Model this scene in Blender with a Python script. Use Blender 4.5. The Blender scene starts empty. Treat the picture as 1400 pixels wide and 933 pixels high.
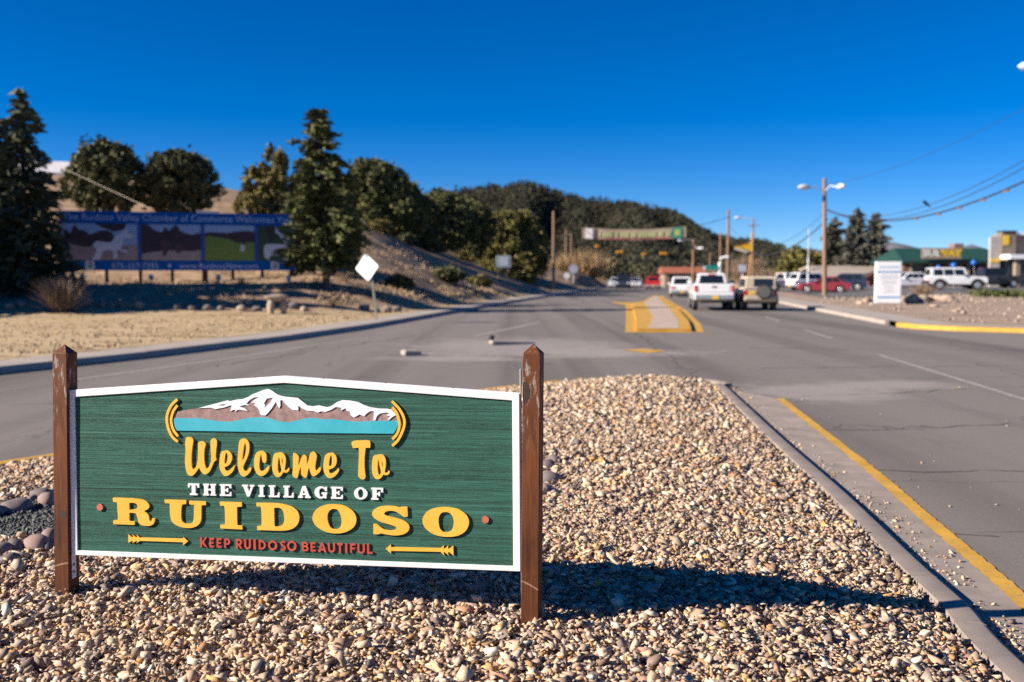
import bpy, bmesh, math, random
import numpy as np
from mathutils import Vector, Matrix
from mathutils.geometry import tessellate_polygon

random.seed(7)
RNG = np.random.default_rng(11)
C = bpy.context.scene.collection
SC = bpy.context.scene
R = math.radians
PI = math.pi

# ---------------------------------------------------------------- camera, sky, sun, exposure
FPX, HZ, CAMZ = 1361.1, 376.0, 1.84          # 35 mm lens in photo pixels, horizon row, eye height
PITCH = math.atan((466.5 - HZ) / FPX)
cam_data = bpy.data.cameras.new('camera')
cam_data.lens = 35.0
cam_data.sensor_width = 36.0
cam_data.clip_start = 0.1
cam_data.clip_end = 12000.0
cam_data.dof.use_dof = True
cam_data.dof.focus_distance = 4.72
cam_data.dof.aperture_fstop = 1.95
cam = bpy.data.objects.new('camera', cam_data)
C.objects.link(cam)
cam.location = (0, 0, CAMZ)
cam.rotation_euler = (PI / 2 - PITCH, 0, 0)
SC.camera = cam

SUN_EL = R(26.8)
SUN_AZ = R(15.0)                               # light travels toward +x, a little toward +y
to_sun = Vector((-math.cos(SUN_AZ) * math.cos(SUN_EL), -math.sin(SUN_AZ) * math.cos(SUN_EL), math.sin(SUN_EL)))
world = bpy.data.worlds.new('World')
SC.world = world
world.use_nodes = True
wn = world.node_tree
bg = wn.nodes['Background']
sky = wn.nodes.new('ShaderNodeTexSky')
sky.sky_type = 'NISHITA'
sky.sun_disc = False
sky.sun_elevation = SUN_EL
sky.sun_rotation = math.atan2(to_sun.x, to_sun.y)
sky.altitude = 2100.0
sky.air_density = 0.8
sky.dust_density = 0.0
sky.ozone_density = 5.5
hs = wn.nodes.new('ShaderNodeHueSaturation')
hs.inputs['Saturation'].default_value = 1.32
hs.inputs['Hue'].default_value = 0.508
wn.links.new(sky.outputs[0], hs.inputs['Color'])
wn.links.new(hs.outputs[0], bg.inputs['Color'])
bg.inputs['Strength'].default_value = 0.056
sun_data = bpy.data.lights.new('sun', 'SUN')
sun_data.energy = 4.6
sun_data.angle = R(0.5)
sun_data.color = (1.0, 0.90, 0.77)
sun = bpy.data.objects.new('sun', sun_data)
C.objects.link(sun)
sun.rotation_euler = to_sun.to_track_quat('Z', 'Y').to_euler()
SC.view_settings.view_transform = 'Standard'
SC.view_settings.look = 'None'
SC.view_settings.exposure = 1.2
SC.view_settings.gamma = 1.0
SC.view_settings.use_curve_mapping = False
SC.render.film_transparent = False
try:
    SC.cycles.max_bounces = 5
    SC.cycles.diffuse_bounces = 3
    SC.cycles.use_denoising = False
    SC.cycles.use_adaptive_sampling = False
except Exception:
    pass

# ---------------------------------------------------------------- helpers
def spot(px, py, Y):
    """world point seen at a photo pixel at forward distance Y (metres)"""
    u = (px - 700.0) / FPX
    v = (466.5 - py) / FPX
    d = Vector((u, math.cos(PITCH) + v * math.sin(PITCH), -math.sin(PITCH) + v * math.cos(PITCH)))
    return d * (Y / d.y) + Vector((0, 0, CAMZ))

def tag(o, label=None, cat=None, group=None, kind=None):
    if label: o['label'] = label
    if cat: o['category'] = cat
    if group: o['group'] = group
    if kind: o['kind'] = kind
    return o

def thing(name, label, cat, loc=(0, 0, 0), rz=0.0, group=None):
    o = bpy.data.objects.new(name, None)
    C.objects.link(o)
    o.empty_display_size = 0.3
    o.location = loc
    o.rotation_euler = (0, 0, rz)
    return tag(o, label, cat, group)

def link_mesh(name, me, parent=None, label=None, cat=None, group=None, kind=None):
    o = bpy.data.objects.new(name, me)
    C.objects.link(o)
    if parent is not None: o.parent = parent
    return tag(o, label, cat, group, kind)

def copy_tree(o, parent=None):
    c = o.copy()
    C.objects.link(c)
    c.parent = parent
    for ch in list(o.children):
        copy_tree(ch, c)
    return c

class MB:
    """collects faces, then links them as one mesh object"""
    def __init__(s):
        s.v = []; s.f = []; s.m = []
    def add(s, vs, fs, mi=0):
        b = len(s.v)
        s.v += [tuple(p) for p in vs]
        s.f += [tuple(i + b for i in f) for f in fs]
        s.m += [mi] * len(fs)
        return s
    def box(s, c, d, rz=0.0, mi=0, rx=0.0, ry=0.0, bev=0.0):
        hx, hy, hz = d[0] / 2, d[1] / 2, d[2] / 2
        M_ = Matrix.Translation(c) @ Matrix.Rotation(rz, 4, 'Z') @ Matrix.Rotation(ry, 4, 'Y') @ Matrix.Rotation(rx, 4, 'X')
        if bev <= 0:
            vs = [M_ @ Vector((x, y, z)) for z in (-hz, hz) for y in (-hy, hy) for x in (-hx, hx)]
            return s.add(vs, [(0, 2, 3, 1), (4, 5, 7, 6), (0, 1, 5, 4), (2, 6, 7, 3), (0, 4, 6, 2), (1, 3, 7, 5)], mi)
        vs = []; b = bev
        ring = lambda ex, ey, z: [M_ @ Vector(p) for p in ((-ex, -ey + b, z), (-ex + b, -ey, z), (ex - b, -ey, z), (ex, -ey + b, z), (ex, ey - b, z), (ex - b, ey, z), (-ex + b, ey, z), (-ex, ey - b, z))]
        for (ex, ey, z) in ((hx - b, hy - b, -hz), (hx, hy, -hz + b), (hx, hy, hz - b), (hx - b, hy - b, hz)):
            vs += ring(ex, ey, z)
        fs = [tuple(range(7, -1, -1)), tuple(range(24, 32))]
        for k in range(3):
            for i in range(8):
                j = (i + 1) % 8
                fs.append((k * 8 + i, k * 8 + j, k * 8 + 8 + j, k * 8 + 8 + i))
        return s.add(vs, fs, mi)
    def tube(s, pts, r, n=8, mi=0, cap=True):
        pts = [Vector(p) for p in pts]
        rs = r if isinstance(r, (list, tuple)) else [r] * len(pts)
        vs = []; fs = []
        for i, p in enumerate(pts):
            t = (pts[min(i + 1, len(pts) - 1)] - pts[max(i - 1, 0)]).normalized()
            a = Vector((0, 0, 1)) if abs(t.z) < 0.9 else Vector((1, 0, 0))
            e1 = t.cross(a).normalized(); e2 = t.cross(e1).normalized()
            for k in range(n):
                th = 2 * PI * k / n
                vs.append(p + (e1 * math.cos(th) + e2 * math.sin(th)) * rs[i])
        for i in range(len(pts) - 1):
            for k in range(n):
                j = (k + 1) % n
                fs.append((i * n + k, i * n + n + k, i * n + n + j, i * n + j))
        if cap:
            fs.append(tuple(range(n))); fs.append(tuple(range((len(pts) - 1) * n + n - 1, (len(pts) - 1) * n - 1, -1)))
        return s.add(vs, fs, mi)
    def prism(s, polys, f0, f1, mi=0):
        """polys = [outer, hole, ...] as 2-D points; f0 / f1 turn a 2-D point into the front / back 3-D point"""
        loops = [[Vector((p[0], p[1], 0)) for p in pl] for pl in polys]
        tri = tessellate_polygon(loops)
        flat = [p for pl in polys for p in pl]
        n = len(flat)
        vs = [f0(p) for p in flat] + [f1(p) for p in flat]
        fs = []
        for t in tri:
            a, b_, c = (flat[i] for i in t)
            ar = (b_[0] - a[0]) * (c[1] - a[1]) - (b_[1] - a[1]) * (c[0] - a[0])
            t = t if ar > 0 else (t[0], t[2], t[1])
            fs.append(t); fs.append((t[2] + n, t[1] + n, t[0] + n))
        k = 0
        for pl in polys:
            m = len(pl)
            for i in range(m):
                fs.append((k + i, k + n + i, k + n + (i + 1) % m, k + (i + 1) % m))
            k += m
        return s.add(vs, fs, mi)
    def mesh(s, name, mats, smooth=False):
        me = bpy.data.meshes.new(name)
        me.from_pydata(s.v, [], s.f)
        for m_ in (mats if isinstance(mats, (list, tuple)) else [mats]):
            me.materials.append(m_)
        me.polygons.foreach_set('material_index', s.m)
        bm = bmesh.new(); bm.from_mesh(me)
        bmesh.ops.recalc_face_normals(bm, faces=bm.faces)
        bm.to_mesh(me); bm.free()
        if smooth:
            me.polygons.foreach_set('use_smooth', [True] * len(me.polygons))
            try: me.set_sharp_from_angle(angle=R(smooth if smooth is not True else 40))
            except Exception: pass
        me.update()
        return me
    def build(s, name, mats, parent=None, smooth=False, **kw):
        return link_mesh(name, s.mesh(name, mats, smooth), parent, **kw)

def tri_mesh(name, verts, tris, mat):
    """big triangle soup straight from numpy"""
    me = bpy.data.meshes.new(name)
    nv, nt = len(verts), len(tris)
    me.vertices.add(nv); me.vertices.foreach_set('co', np.ascontiguousarray(verts, np.float32).ravel())
    me.loops.add(nt * 3); me.loops.foreach_set('vertex_index', np.ascontiguousarray(tris, np.int32).ravel())
    me.polygons.add(nt)
    me.polygons.foreach_set('loop_start', np.arange(0, nt * 3, 3, dtype=np.int32))
    try: me.polygons.foreach_set('loop_total', np.full(nt, 3, np.int32))
    except Exception: pass
    me.materials.append(mat)
    me.update(calc_edges=True); me.validate()
    return me

def sheet(name, pts, z, mat, parent=None, **kw):
    me_b = MB()
    loop = [Vector((p[0], p[1], 0)) for p in pts]
    tri = tessellate_polygon([loop])
    me_b.add([(p[0], p[1], z(p[0], p[1]) if callable(z) else z) for p in pts], [tuple(t) for t in tri])
    o = me_b.build(name, mat, parent, **kw)
    me = o.data
    if sum(p.normal.z for p in me.polygons) < 0: me.flip_normals()
    return o

# ---------------------------------------------------------------- materials
def lin(c):
    return (c[0], c[1], c[2], 1.0)

class NT:
    def __init__(s, name):
        s.m = bpy.data.materials.new(name); s.m.use_nodes = True
        s.t = s.m.node_tree; s.b = s.t.nodes['Principled BSDF']
        s.co = None
    def n(s, kind, **kw):
        nd = s.t.nodes.new(kind)
        for k, v in kw.items():
            if k in nd.inputs: nd.inputs[k].default_value = v
            else: setattr(nd, k, v)
        return nd
    def l(s, a, b): s.t.links.new(a, b)
    def coord(s, which='Object', scale=(1, 1, 1)):
        tc = s.n('ShaderNodeTexCoord'); mp = s.n('ShaderNodeMapping')
        mp.inputs['Scale'].default_value = scale
        s.l(tc.outputs[which], mp.inputs['Vector'])
        return mp.outputs[0]
    def noise(s, vec, scale, detail=4.0, rough=0.6, dist=0.0):
        nd = s.n('ShaderNodeTexNoise'); nd.inputs['Scale'].default_value = scale
        nd.inputs['Detail'].default_value = detail; nd.inputs['Roughness'].default_value = rough
        nd.inputs['Distortion'].default_value = dist
        s.l(vec, nd.inputs['Vector']); return nd.outputs['Fac']
    def ramp(s, fac, stops):
        nd = s.n('ShaderNodeValToRGB')
        while len(nd.color_ramp.elements) < len(stops): nd.color_ramp.elements.new(0.5)
        for e, (p, c) in zip(nd.color_ramp.elements, stops):
            e.position = p; e.color = lin(c)
        s.l(fac, nd.inputs[0]); return nd.outputs[0]
    def mix(s, fac, a, b, mode='MIX'):
        nd = s.n('ShaderNodeMix'); nd.data_type = 'RGBA'; nd.blend_type = mode
        if isinstance(fac, (int, float)): nd.inputs[0].default_value = fac
        else: s.l(fac, nd.inputs[0])
        for sock, v in ((nd.inputs[6], a), (nd.inputs[7], b)):
            if isinstance(v, tuple): sock.default_value = lin(v)
            else: s.l(v, sock)
        return nd.outputs[2]
    def bump(s, h, strength, dist=0.01):
        nd = s.n('ShaderNodeBump'); nd.inputs['Strength'].default_value = strength
        nd.inputs['Distance'].default_value = dist
        s.l(h, nd.inputs['Height']); s.l(nd.outputs[0], s.b.inputs['Normal'])
    def color(s, c):
        if isinstance(c, tuple): s.b.inputs['Base Color'].default_value = lin(c)
        else: s.l(c, s.b.inputs['Base Color'])
    def rough(s, r): s.b.inputs['Roughness'].default_value = r

def mat(name, c1, c2=None, scale=6.0, rough=0.7, bump=0.0, bscale=None, bdist=0.01, metal=0.0, coat=0.0, spec=None, stretch=(1, 1, 1)):
    """two-tone noisy surface"""
    t = NT(name); v = t.coord('Object', stretch)
    if c2 is None: c2 = tuple(x * 0.82 for x in c1)
    f = t.noise(v, scale, 6.0, 0.65)
    t.color(t.ramp(f, [(0.32, c2), (0.68, c1)]))
    t.rough(rough); t.b.inputs['Metallic'].default_value = metal
    if coat: t.b.inputs['Coat Weight'].default_value = coat
    if spec is not None: t.b.inputs['Specular IOR Level'].default_value = spec
    if bump: t.bump(t.noise(v, bscale or scale * 6, 4.0), bump, bdist)
    return t.m

def island_mat(name, cols, rough=0.85, noise_scale=0.0, transl=0.0):
    """a colour of its own for each loose piece of the mesh"""
    t = NT(name); g = t.n('ShaderNodeNewGeometry')
    stops = [((i + 0.0) / max(1, len(cols) - 1), c) for i, c in enumerate(cols)]
    col = t.ramp(g.outputs['Random Per Island'], stops)
    if noise_scale:
        v = t.coord('Object'); f = t.noise(v, noise_scale, 3.0)
        dark = t.ramp(f, [(0.3, (0.74, 0.73, 0.72)), (0.7, (1.12, 1.1, 1.08))])
        col = t.mix(1.0, col, dark, 'MULTIPLY')
    t.color(col); t.rough(rough)
    t.b.inputs['Specular IOR Level'].default_value = 0.25
    return t.m

MT = {}
def asphalt(name, base, light, worn=()):
    t = NT(name); v = t.coord('Object')
    big = t.noise(t.coord('Object', (0.25, 0.05, 0.25)), 1.0, 5.0, 0.6)
    mid = t.noise(v, 1.3, 6.0, 0.7)
    fine = t.noise(v, 130.0, 2.0, 0.7)
    agg = t.noise(v, 38.0, 3.0, 0.8)
    a = t.ramp(big, [(0.3, base), (0.7, light)])
    b_ = t.mix(0.4, a, t.ramp(mid, [(0.3, tuple(x * 0.72 for x in base)), (0.7, tuple(x * 1.15 for x in light))]))
    c = t.mix(0.35, b_, t.ramp(fine, [(0.32, tuple(x * 0.45 for x in base)), (0.62, tuple(x * 1.5 for x in light))]))
    c = t.mix(0.45, c, t.ramp(agg, [(0.36, tuple(x * 0.55 for x in base)), (0.5, light), (0.66, tuple(x * 1.45 for x in light))]))
    if worn:                                     # lanes polished and stained along the direction of travel
        tc = t.n('ShaderNodeTexCoord'); mp = t.n('ShaderNodeMapping'); mp.inputs['Rotation'].default_value = (0, 0, math.atan(.15)); mp.inputs['Scale'].default_value = (.62, .012, 1); t.l(tc.outputs['Object'], mp.inputs['Vector'])
        c = t.mix(.55, c, t.ramp(t.noise(mp.outputs[0], 1.0, 3.0, .5), [(0.36, tuple(x * .62 for x in base)), (0.52, light), (0.68, tuple(x * 1.12 for x in light))]))
    vo = t.n('ShaderNodeTexVoronoi'); vo.feature = 'DISTANCE_TO_EDGE'; vo.inputs['Scale'].default_value = 0.3
    dv = t.n('ShaderNodeVectorMath'); dv.operation = 'ADD'
    nz = t.n('ShaderNodeTexNoise'); nz.inputs['Scale'].default_value = 1.2; nz.inputs['Detail'].default_value = 5
    t.l(v, nz.inputs['Vector']); t.l(v, dv.inputs[0]); t.l(nz.outputs['Color'], dv.inputs[1]); t.l(dv.outputs[0], vo.inputs['Vector'])
    ck = t.ramp(vo.outputs['Distance'], [(0.0, (0.6, 0.6, 0.6)), (0.006, (1, 1, 1))])
    c = t.mix(1.0, c, ck, 'MULTIPLY')
    oil = t.noise(t.coord('Object', (1.4, .55, 1)), 0.55, 6.0, 0.75)
    c = t.mix(t.ramp(oil, [(0.60, (0, 0, 0)), (0.78, (.55, .55, .55))]), c, tuple(x * .55 for x in base))
    for (cx, cy), (rx, ry) in worn:               # patches of dusty, broken pavement with ragged rims
        sb = t.n('ShaderNodeVectorMath'); sb.operation = 'SUBTRACT'; sb.inputs[1].default_value = (cx, cy, 0); t.l(v, sb.inputs[0])
        ml = t.n('ShaderNodeVectorMath'); ml.operation = 'MULTIPLY'; ml.inputs[1].default_value = (1 / rx, 1 / ry, 0); t.l(sb.outputs[0], ml.inputs[0])
        ln = t.n('ShaderNodeVectorMath'); ln.operation = 'LENGTH'; t.l(ml.outputs[0], ln.inputs[0])
        nz2 = t.noise(v, 1.1, 8.0, 0.78)
        ad = t.n('ShaderNodeMath'); ad.operation = 'MULTIPLY_ADD'; ad.inputs[1].default_value = 2.2; t.l(nz2, ad.inputs[0]); t.l(ln.outputs['Value'], ad.inputs[2])
        fac = t.ramp(ad.outputs[0], [(0.0, (1, 1, 1)), (1.0, (0, 0, 0))])
        mr = t.n('ShaderNodeMapRange'); mr.inputs['From Min'].default_value = 1.55; mr.inputs['From Max'].default_value = 2.15; mr.inputs['To Min'].default_value = .7; mr.inputs['To Max'].default_value = 0.0; t.l(ad.outputs[0], mr.inputs['Value'])
        c = t.mix(mr.outputs[0], c, (0.30, 0.265, 0.245))
    t.color(c)
    t.rough(0.9); t.b.inputs['Specular IOR Level'].default_value = 0.3
    t.bump(fine, 0.35, 0.006)
    return t.m
MT['asphalt'] = asphalt('asphalt', (0.134, 0.116, 0.104), (0.186, 0.162, 0.147), (((0.2, 25.4), (3.4, 4.2)), ((2.6, 23.6), (2.4, 1.5)), ((4.7, 15.6), (1.5, 1.5)), ((6.2, 16.6), (1.6, .8)), ((-1.4, 21.9), (1.8, .8))))
MT['lot'] = asphalt('parking_asphalt', (0.10, 0.094, 0.094), (0.145, 0.135, 0.132))
MT['concrete'] = mat('concrete', (0.34, 0.30, 0.27), (0.22, 0.19, 0.17), 3.0, 0.9, 0.25, 90, 0.004)
MT['kerb'] = mat('kerb_concrete', (0.35, 0.285, 0.235), (0.235, 0.19, 0.16), 2.6, 0.9, 0.3, 120, 0.004)
MT['gutter'] = mat('gutter_concrete', (0.37, 0.30, 0.245), (0.22, 0.18, 0.15), 2.2, 0.92, 0.3, 120, 0.004)
MT['sidewalk'] = mat('sidewalk_concrete', (0.38, 0.325, 0.28), (0.29, 0.25, 0.215), 1.2, 0.9, 0.2, 60, 0.004)
MT['dirt'] = mat('dirt', (0.30, 0.22, 0.155), (0.17, 0.12, 0.085), 0.5, 0.95, 0.5, 12, 0.05)
def yellow_paint():
    t = NT('yellow_road_paint'); v = t.coord('Object')
    f = t.noise(v, 30.0, 6.0, 0.75)
    g = t.noise(v, 3.0, 3.0, 0.6)
    c = t.ramp(g, [(0.3, (0.44, 0.235, 0.022)), (0.7, (0.60, 0.335, 0.035))])
    worn = t.ramp(f, [(0.52, (0, 0, 0)), (0.64, (.85, .85, .85))])
    t.color(t.mix(worn, c, (0.30, 0.20, 0.09))); t.rough(0.75); t.bump(f, 0.3, 0.005)
    return t.m
MT['yellow'] = yellow_paint()
def white_paint():
    t = NT('worn_white_paint'); v = t.coord('Object')
    f = t.noise(v, 14.0, 6.0, 0.75)
    worn = t.ramp(f, [(0.42, (0, 0, 0)), (0.58, (1, 1, 1))])
    t.color(t.mix(worn, (0.42, 0.395, 0.375), (0.17, 0.15, 0.14))); t.rough(0.85)
    return t.m
MT['white_line'] = white_paint()
MT['tar'] = mat('tar', (0.055, 0.05, 0.048), (0.11, 0.10, 0.095), 9, 0.85)
MT['gravel'] = island_mat('gravel_stones', [(0.579, 0.425, 0.27), (0.393, 0.278, 0.2), (0.694, 0.533, 0.368), (0.232, 0.17, 0.141), (0.76, 0.646, 0.487), (0.579, 0.316, 0.108), (0.147, 0.111, 0.101), (0.44, 0.352, 0.292), (0.636, 0.486, 0.324), (0.185, 0.137, 0.119), (0.76, 0.714, 0.562), (0.52, 0.329, 0.227), (0.486, 0.396, 0.324), (0.67, 0.453, 0.227), (0.312, 0.215, 0.167), (0.716, 0.566, 0.411), (0.462, 0.25, 0.152), (0.271, 0.189, 0.159), (0.215, 0.167, 0.148)], 0.85, 70.0)
MT['dark_gravel'] = island_mat('dark_gravel_stones', [(0.06, 0.065, 0.065), (0.12, 0.125, 0.12), (0.085, 0.09, 0.092), (0.17, 0.17, 0.165)], 0.8, 60.0)
MT['bed'] = mat('gravel_bed', (0.40, 0.31, 0.225), (0.20, 0.15, 0.115), 90.0, 0.95, 1.0, 90, 0.02)
MT['cobble'] = mat('purple_cobble', (0.20, 0.155, 0.145), (0.12, 0.10, 0.10), 9.0, 0.75, 0.15, 60, 0.004)
MT['pink_cobble'] = mat('pink_cobble', (0.30, 0.195, 0.165), (0.21, 0.14, 0.12), 9.0, 0.8, 0.2, 60, 0.004)
MT['rock'] = mat('tan_rock', (0.40, 0.31, 0.23), (0.22, 0.165, 0.125), 2.5, 0.9, 0.6, 12, 0.05)
MT['grey_rock'] = mat('grey_rock', (0.23, 0.20, 0.185), (0.12, 0.105, 0.10), 2.5, 0.9, 0.6, 12, 0.05)

# ---------------------------------------------------------------- ground, road, kerbs
def lerp_poly(pts, y):
    for (x0, y0), (x1, y1) in zip(pts, pts[1:]):
        if y <= y1 or (x1, y1) == pts[-1]:
            return x0 + (x1 - x0) * (y - y0) / (y1 - y0)
LK = [(-17.0, -4.0), (-12.6, 10.0), (-9.49, 18.37), (-8.09, 21.94), (-6.22, 28.14), (-4.98, 33.87), (-3.29, 44.8), (0.0, 66.07), (3.82, 88.0), (9.0, 117.0), (17.0, 160.0), (26.0, 215.0)]
RK = [(13.64, 35.31), (14.63, 43.25), (16.15, 55.78), (19.4, 80.0), (24.6, 117.0), (31.0, 160.0), (40.0, 215.0)]
RKC = [(60.0, 30.6), (22.0, 30.9), (16.3, 31.5), (14.6, 32.6), (13.75, 33.9), (13.64, 35.31)]   # corner turning into the side street

gp_ = MB().add([(-6000, -300, -0.08), (6000, -300, -0.08), (6000, 9000, -0.08), (-6000, 9000, -0.08)], [(0, 1, 2, 3)])
gp_.build('ground', MT['dirt'], label='brown earth reaching out to the far hills', cat='ground', kind='structure')
road_pts = LK + RK[::-1] + RKC[::-1] + [(60.0, -4.0)]
road = sheet('road', road_pts, 0.0, MT['asphalt'], label='worn grey asphalt highway running toward the hills', cat='road', kind='structure')

def wavy_strip(pts, w, z, jit=0.0, seed=0):
    rnd = random.Random(seed); mb = MB(); vs = []
    P = [Vector((p[0], p[1])) for p in pts]
    for i, p in enumerate(P):
        t = (P[min(i + 1, len(P) - 1)] - P[max(i - 1, 0)]).normalized(); n = Vector((-t.y, t.x))
        ww = w * (1 + rnd.uniform(-jit, jit))
        a = p + n * ww / 2; b = p - n * ww / 2
        vs += [(a.x, a.y, z), (b.x, b.y, z)]
    mb.add(vs, [(2 * i, 2 * i + 1, 2 * i + 3, 2 * i + 2) for i in range(len(P) - 1)])
    return mb
def subdiv(pts, step):
    out = []
    for a, b in zip(pts, pts[1:]):
        n = max(1, int(math.dist(a, b) / step))
        out += [(a[0] + (b[0] - a[0]) * k / n, a[1] + (b[1] - a[1]) * k / n) for k in range(n)]
    return out + [pts[-1]]
def up(o):
    if sum(p.normal.z for p in o.data.polygons) < 0: o.data.flip_normals()
    return o
# painted lines: parts of the road
for pts, w in (([(-7.67, 17.35), (-6.1, 22.3), (-4.81, 27.22), (-4.15, 28.79)], 0.11), ([(-2.09, 37.42), (-1.44, 39.18)], 0.11), ([(-1.1, 30.0), (1.08, 38.58)], 0.16),
               ([(-1.39, 46.5), (0.72, 52.0)], 0.12), ([(9.75, 33.2), (9.28, 28.79)], 0.12), ([(8.46, 22.96), (7.55, 14.3)], 0.10), ([(7.2, 11.0), (6.7, 7.0)], 0.10),
               ([(10.6, 39.5), (11.2, 44.0)], 0.12), ([(12.6, 54.0), (13.2, 58.0)], 0.12), ([(14.6, 68), (15.2, 72)], 0.12), ([(3.4, 63.0), (5.1, 72.0)], 0.12)):
    up(wavy_strip(subdiv(pts, 0.8), w, 0.004, 0.08, int(w * 1000 + pts[0][1])).build('lane_marking', MT['white_line'], road))
rnd = random.Random(3)
for a, b, w in (((3.3, 9.2), (9.5, 9.35), 0.035), ((3.6, 11.8), (8.0, 12.6), 0.03), ((3.0, 7.1), (7.5, 6.6), 0.02), ((4.4, 15.0), (12.0, 17.5), 0.04), ((3.3, 17.0), (3.9, 31.5), 0.05),
                ((5.0, 19.5), (13.0, 20.5), 0.05), ((6.0, 25.0), (14.0, 24.0), 0.05), ((-7.0, 14.0), (-2.5, 18.0), 0.04), ((8.5, 12.0), (9.7, 21.0), 0.025), ((-6.0, 20.0), (-3.0, 30.0), 0.05), ((5.2, 33.0), (8.5, 52.0), 0.06)):
    pts = [(x + rnd.gauss(0, 0.07), y + rnd.gauss(0, 0.09)) for x, y in subdiv([a, b], 0.28)]
    up(wavy_strip(pts, w * .62, 0.0035, 0.8, int(a[0] * 100)).build('tar_crack', MT['tar'], road))
sheet('painted_patch', [(2.7, 24.2), (3.2, 24.7), (3.75, 24.0), (3.2, 23.3)], 0.009, MT['yellow'], road)

def kerb_run(name, pts, w, h, m, parent=None, side=1, z0=-0.02, **kw):
    """raised kerb along pts; width to the left of travel (side=1) or right (-1), rounded front edge"""
    P = [Vector((p[0], p[1])) for p in pts]; vs = []
    prof = [(0.0, z0), (0.0, h - 0.035), (0.012, h - 0.012), (0.038, h), (w, h), (w, z0)]
    for i, p in enumerate(P):
        t = (P[min(i + 1, len(P) - 1)] - P[max(i - 1, 0)]).normalized(); n = Vector((-t.y, t.x)) * side
        vs += [(p.x + n.x * a, p.y + n.y * a, z) for a, z in prof]
    k = len(prof); fs = []
    for i in range(len(P) - 1):
        for j in range(k - 1):
            fs.append((i * k + j, i * k + j + 1, i * k + k + j + 1, i * k + k + j))
    fs += [tuple(range(k)), tuple(range((len(P) - 1) * k + k - 1, (len(P) - 1) * k - 1, -1))]
    return MB().add(vs, fs).build(name, m, parent, smooth=50, **kw)
def kerb_stones(pts, h, m, side, label):
    root = thing('kerb', label, 'kerb'); tag(root, kind='structure')
    for a_, b_ in zip(pts, pts[1:]):
        t = (Vector(b_) - Vector(a_)).normalized() * .012
        kerb_run('kerb_stone', [(a_[0] + t.x, a_[1] + t.y), b_], 0.16, h + random.uniform(-.006, .006), m, root, side=side)
kerb_stones(subdiv(LK, 3.0), 0.15, MT['sidewalk'], 1, 'long low kerb along the far left edge of the road beside the dry lawn')
def offs(pts, d):
    P = [Vector((p[0], p[1])) for p in pts]; out = []
    for i, p in enumerate(P):
        t = (P[min(i + 1, len(P) - 1)] - P[max(i - 1, 0)]).normalized()
        out.append((p.x - t.y * d, p.y + t.x * d))
    return out
def band(name, pts, d0, d1, z, m, parent=None, **kw):
    a = offs(pts, d0); b = offs(pts, d1); n = len(a); mb = MB()
    mb.add([(x, y, z) for x, y in a] + [(x, y, z) for x, y in b], [(i, i + 1, n + i + 1, n + i) for i in range(n - 1)])
    return up(mb.build(name, m, parent, **kw))
lk_f = subdiv(LK, 3.0)
pav = thing('pavement', 'pale concrete pavement along the dry lawn on the left', 'pavement'); tag(pav, kind='structure')
for i in range(len(lk_f) - 1):           # flags cast one after the other, narrow joints between
    if lk_f[i][1] > 110: break
    a0, a1 = Vector(lk_f[i]), Vector(lk_f[i + 1]); t = (a1 - a0).normalized(); n = Vector((-t.y, t.x))
    seg = (a1 - a0).length; k = max(1, round(seg / 1.5))
    for j in range(k):
        s0 = a0 + t * (seg * j / k + 0.01); s1 = a0 + t * (seg * (j + 1) / k - 0.01)
        q = [s0 + n * 0.165, s1 + n * 0.165, s1 + n * 1.25, s0 + n * 1.25]
        dz = random.uniform(-0.004, 0.004)
        MB().add([(p.x, p.y, 0.05) for p in q] + [(p.x, p.y, 0.145 + dz) for p in q], [(4, 5, 6, 7), (0, 1, 5, 4), (1, 2, 6, 5), (2, 3, 7, 6), (3, 0, 4, 7)]).build('slab', MT['sidewalk'], pav)
band('slab_bed', lk_f, 0.162, 1.3, 0.125, MT['concrete'], pav)

# left hillside as one height field (thin-plate surface through surveyed points)
HP = [(-9.96, 19.3, .16), (-8.82, 23.95, .16), (-6.96, 31.5, .16), (-5.65, 38.4, .16), (-3.85, 52.4, .16), (0, 71, .16), (4, 90, .16), (10, 125, .2), (18, 165, .3),
      (-19.5, 37.9, .28), (-13.2, 39.9, .28), (-9.1, 41.4, .28), (-6.6, 45.2, .3), (-3.9, 60, .35), (-.6, 76, .35), (-30, 25, .3), (-34, 36, .6), (-20, 25, .22), (-14, 12, .2), (-25, 10, .25),
      (-30, 50, 1.5), (-22, 50, 1.42), (-16, 50, 1.4), (-11, 50, 1.38), (-9.9, 50.5, 1.5), (-22, 46.5, 1.36), (-15, 46.5, 1.3), (-10.5, 46.5, 1.1), (-20, 43.6, .95), (-14, 43.6, .85), (-22, 54, 1.55), (-15, 54, 1.6),
      (-11.9, 77, 6.1), (-14, 77, 6.2), (-9.2, 66, 3.4), (-8.5, 58, 1.9), (-24, 82, 8.3), (-40, 92, 11.2), (-9.0, 87, 4.4), (-5.4, 76, 2.1), (-3.9, 107, 2.7), (3.4, 115, .6), (-25, 68, 5.6), (-17, 66, 4.6), (-20, 58, 2.6), (-12, 60, 2.9),
      (-30, 120, 10), (-12, 105, 6.6), (0, 135, 4.5), (-60, 100, 13), (-60, 60, 5), (-60, 30, 1.5), (10, 165, 1.0), (-10, 165, 7), (-40, 160, 12), (-80, 160, 15), (-80, 90, 12), (-80, 40, 3)]
hp = np.array(HP)
def _tps(d2): return np.where(d2 > 1e-9, 0.5 * d2 * np.log(d2 + 1e-12), 0.0)
_d2 = ((hp[:, None, :2] - hp[None, :, :2]) ** 2).sum(-1)
_n = len(hp); _A = np.zeros((_n + 3, _n + 3)); _A[:_n, :_n] = _tps(_d2) + np.eye(_n) * 0.6
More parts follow.
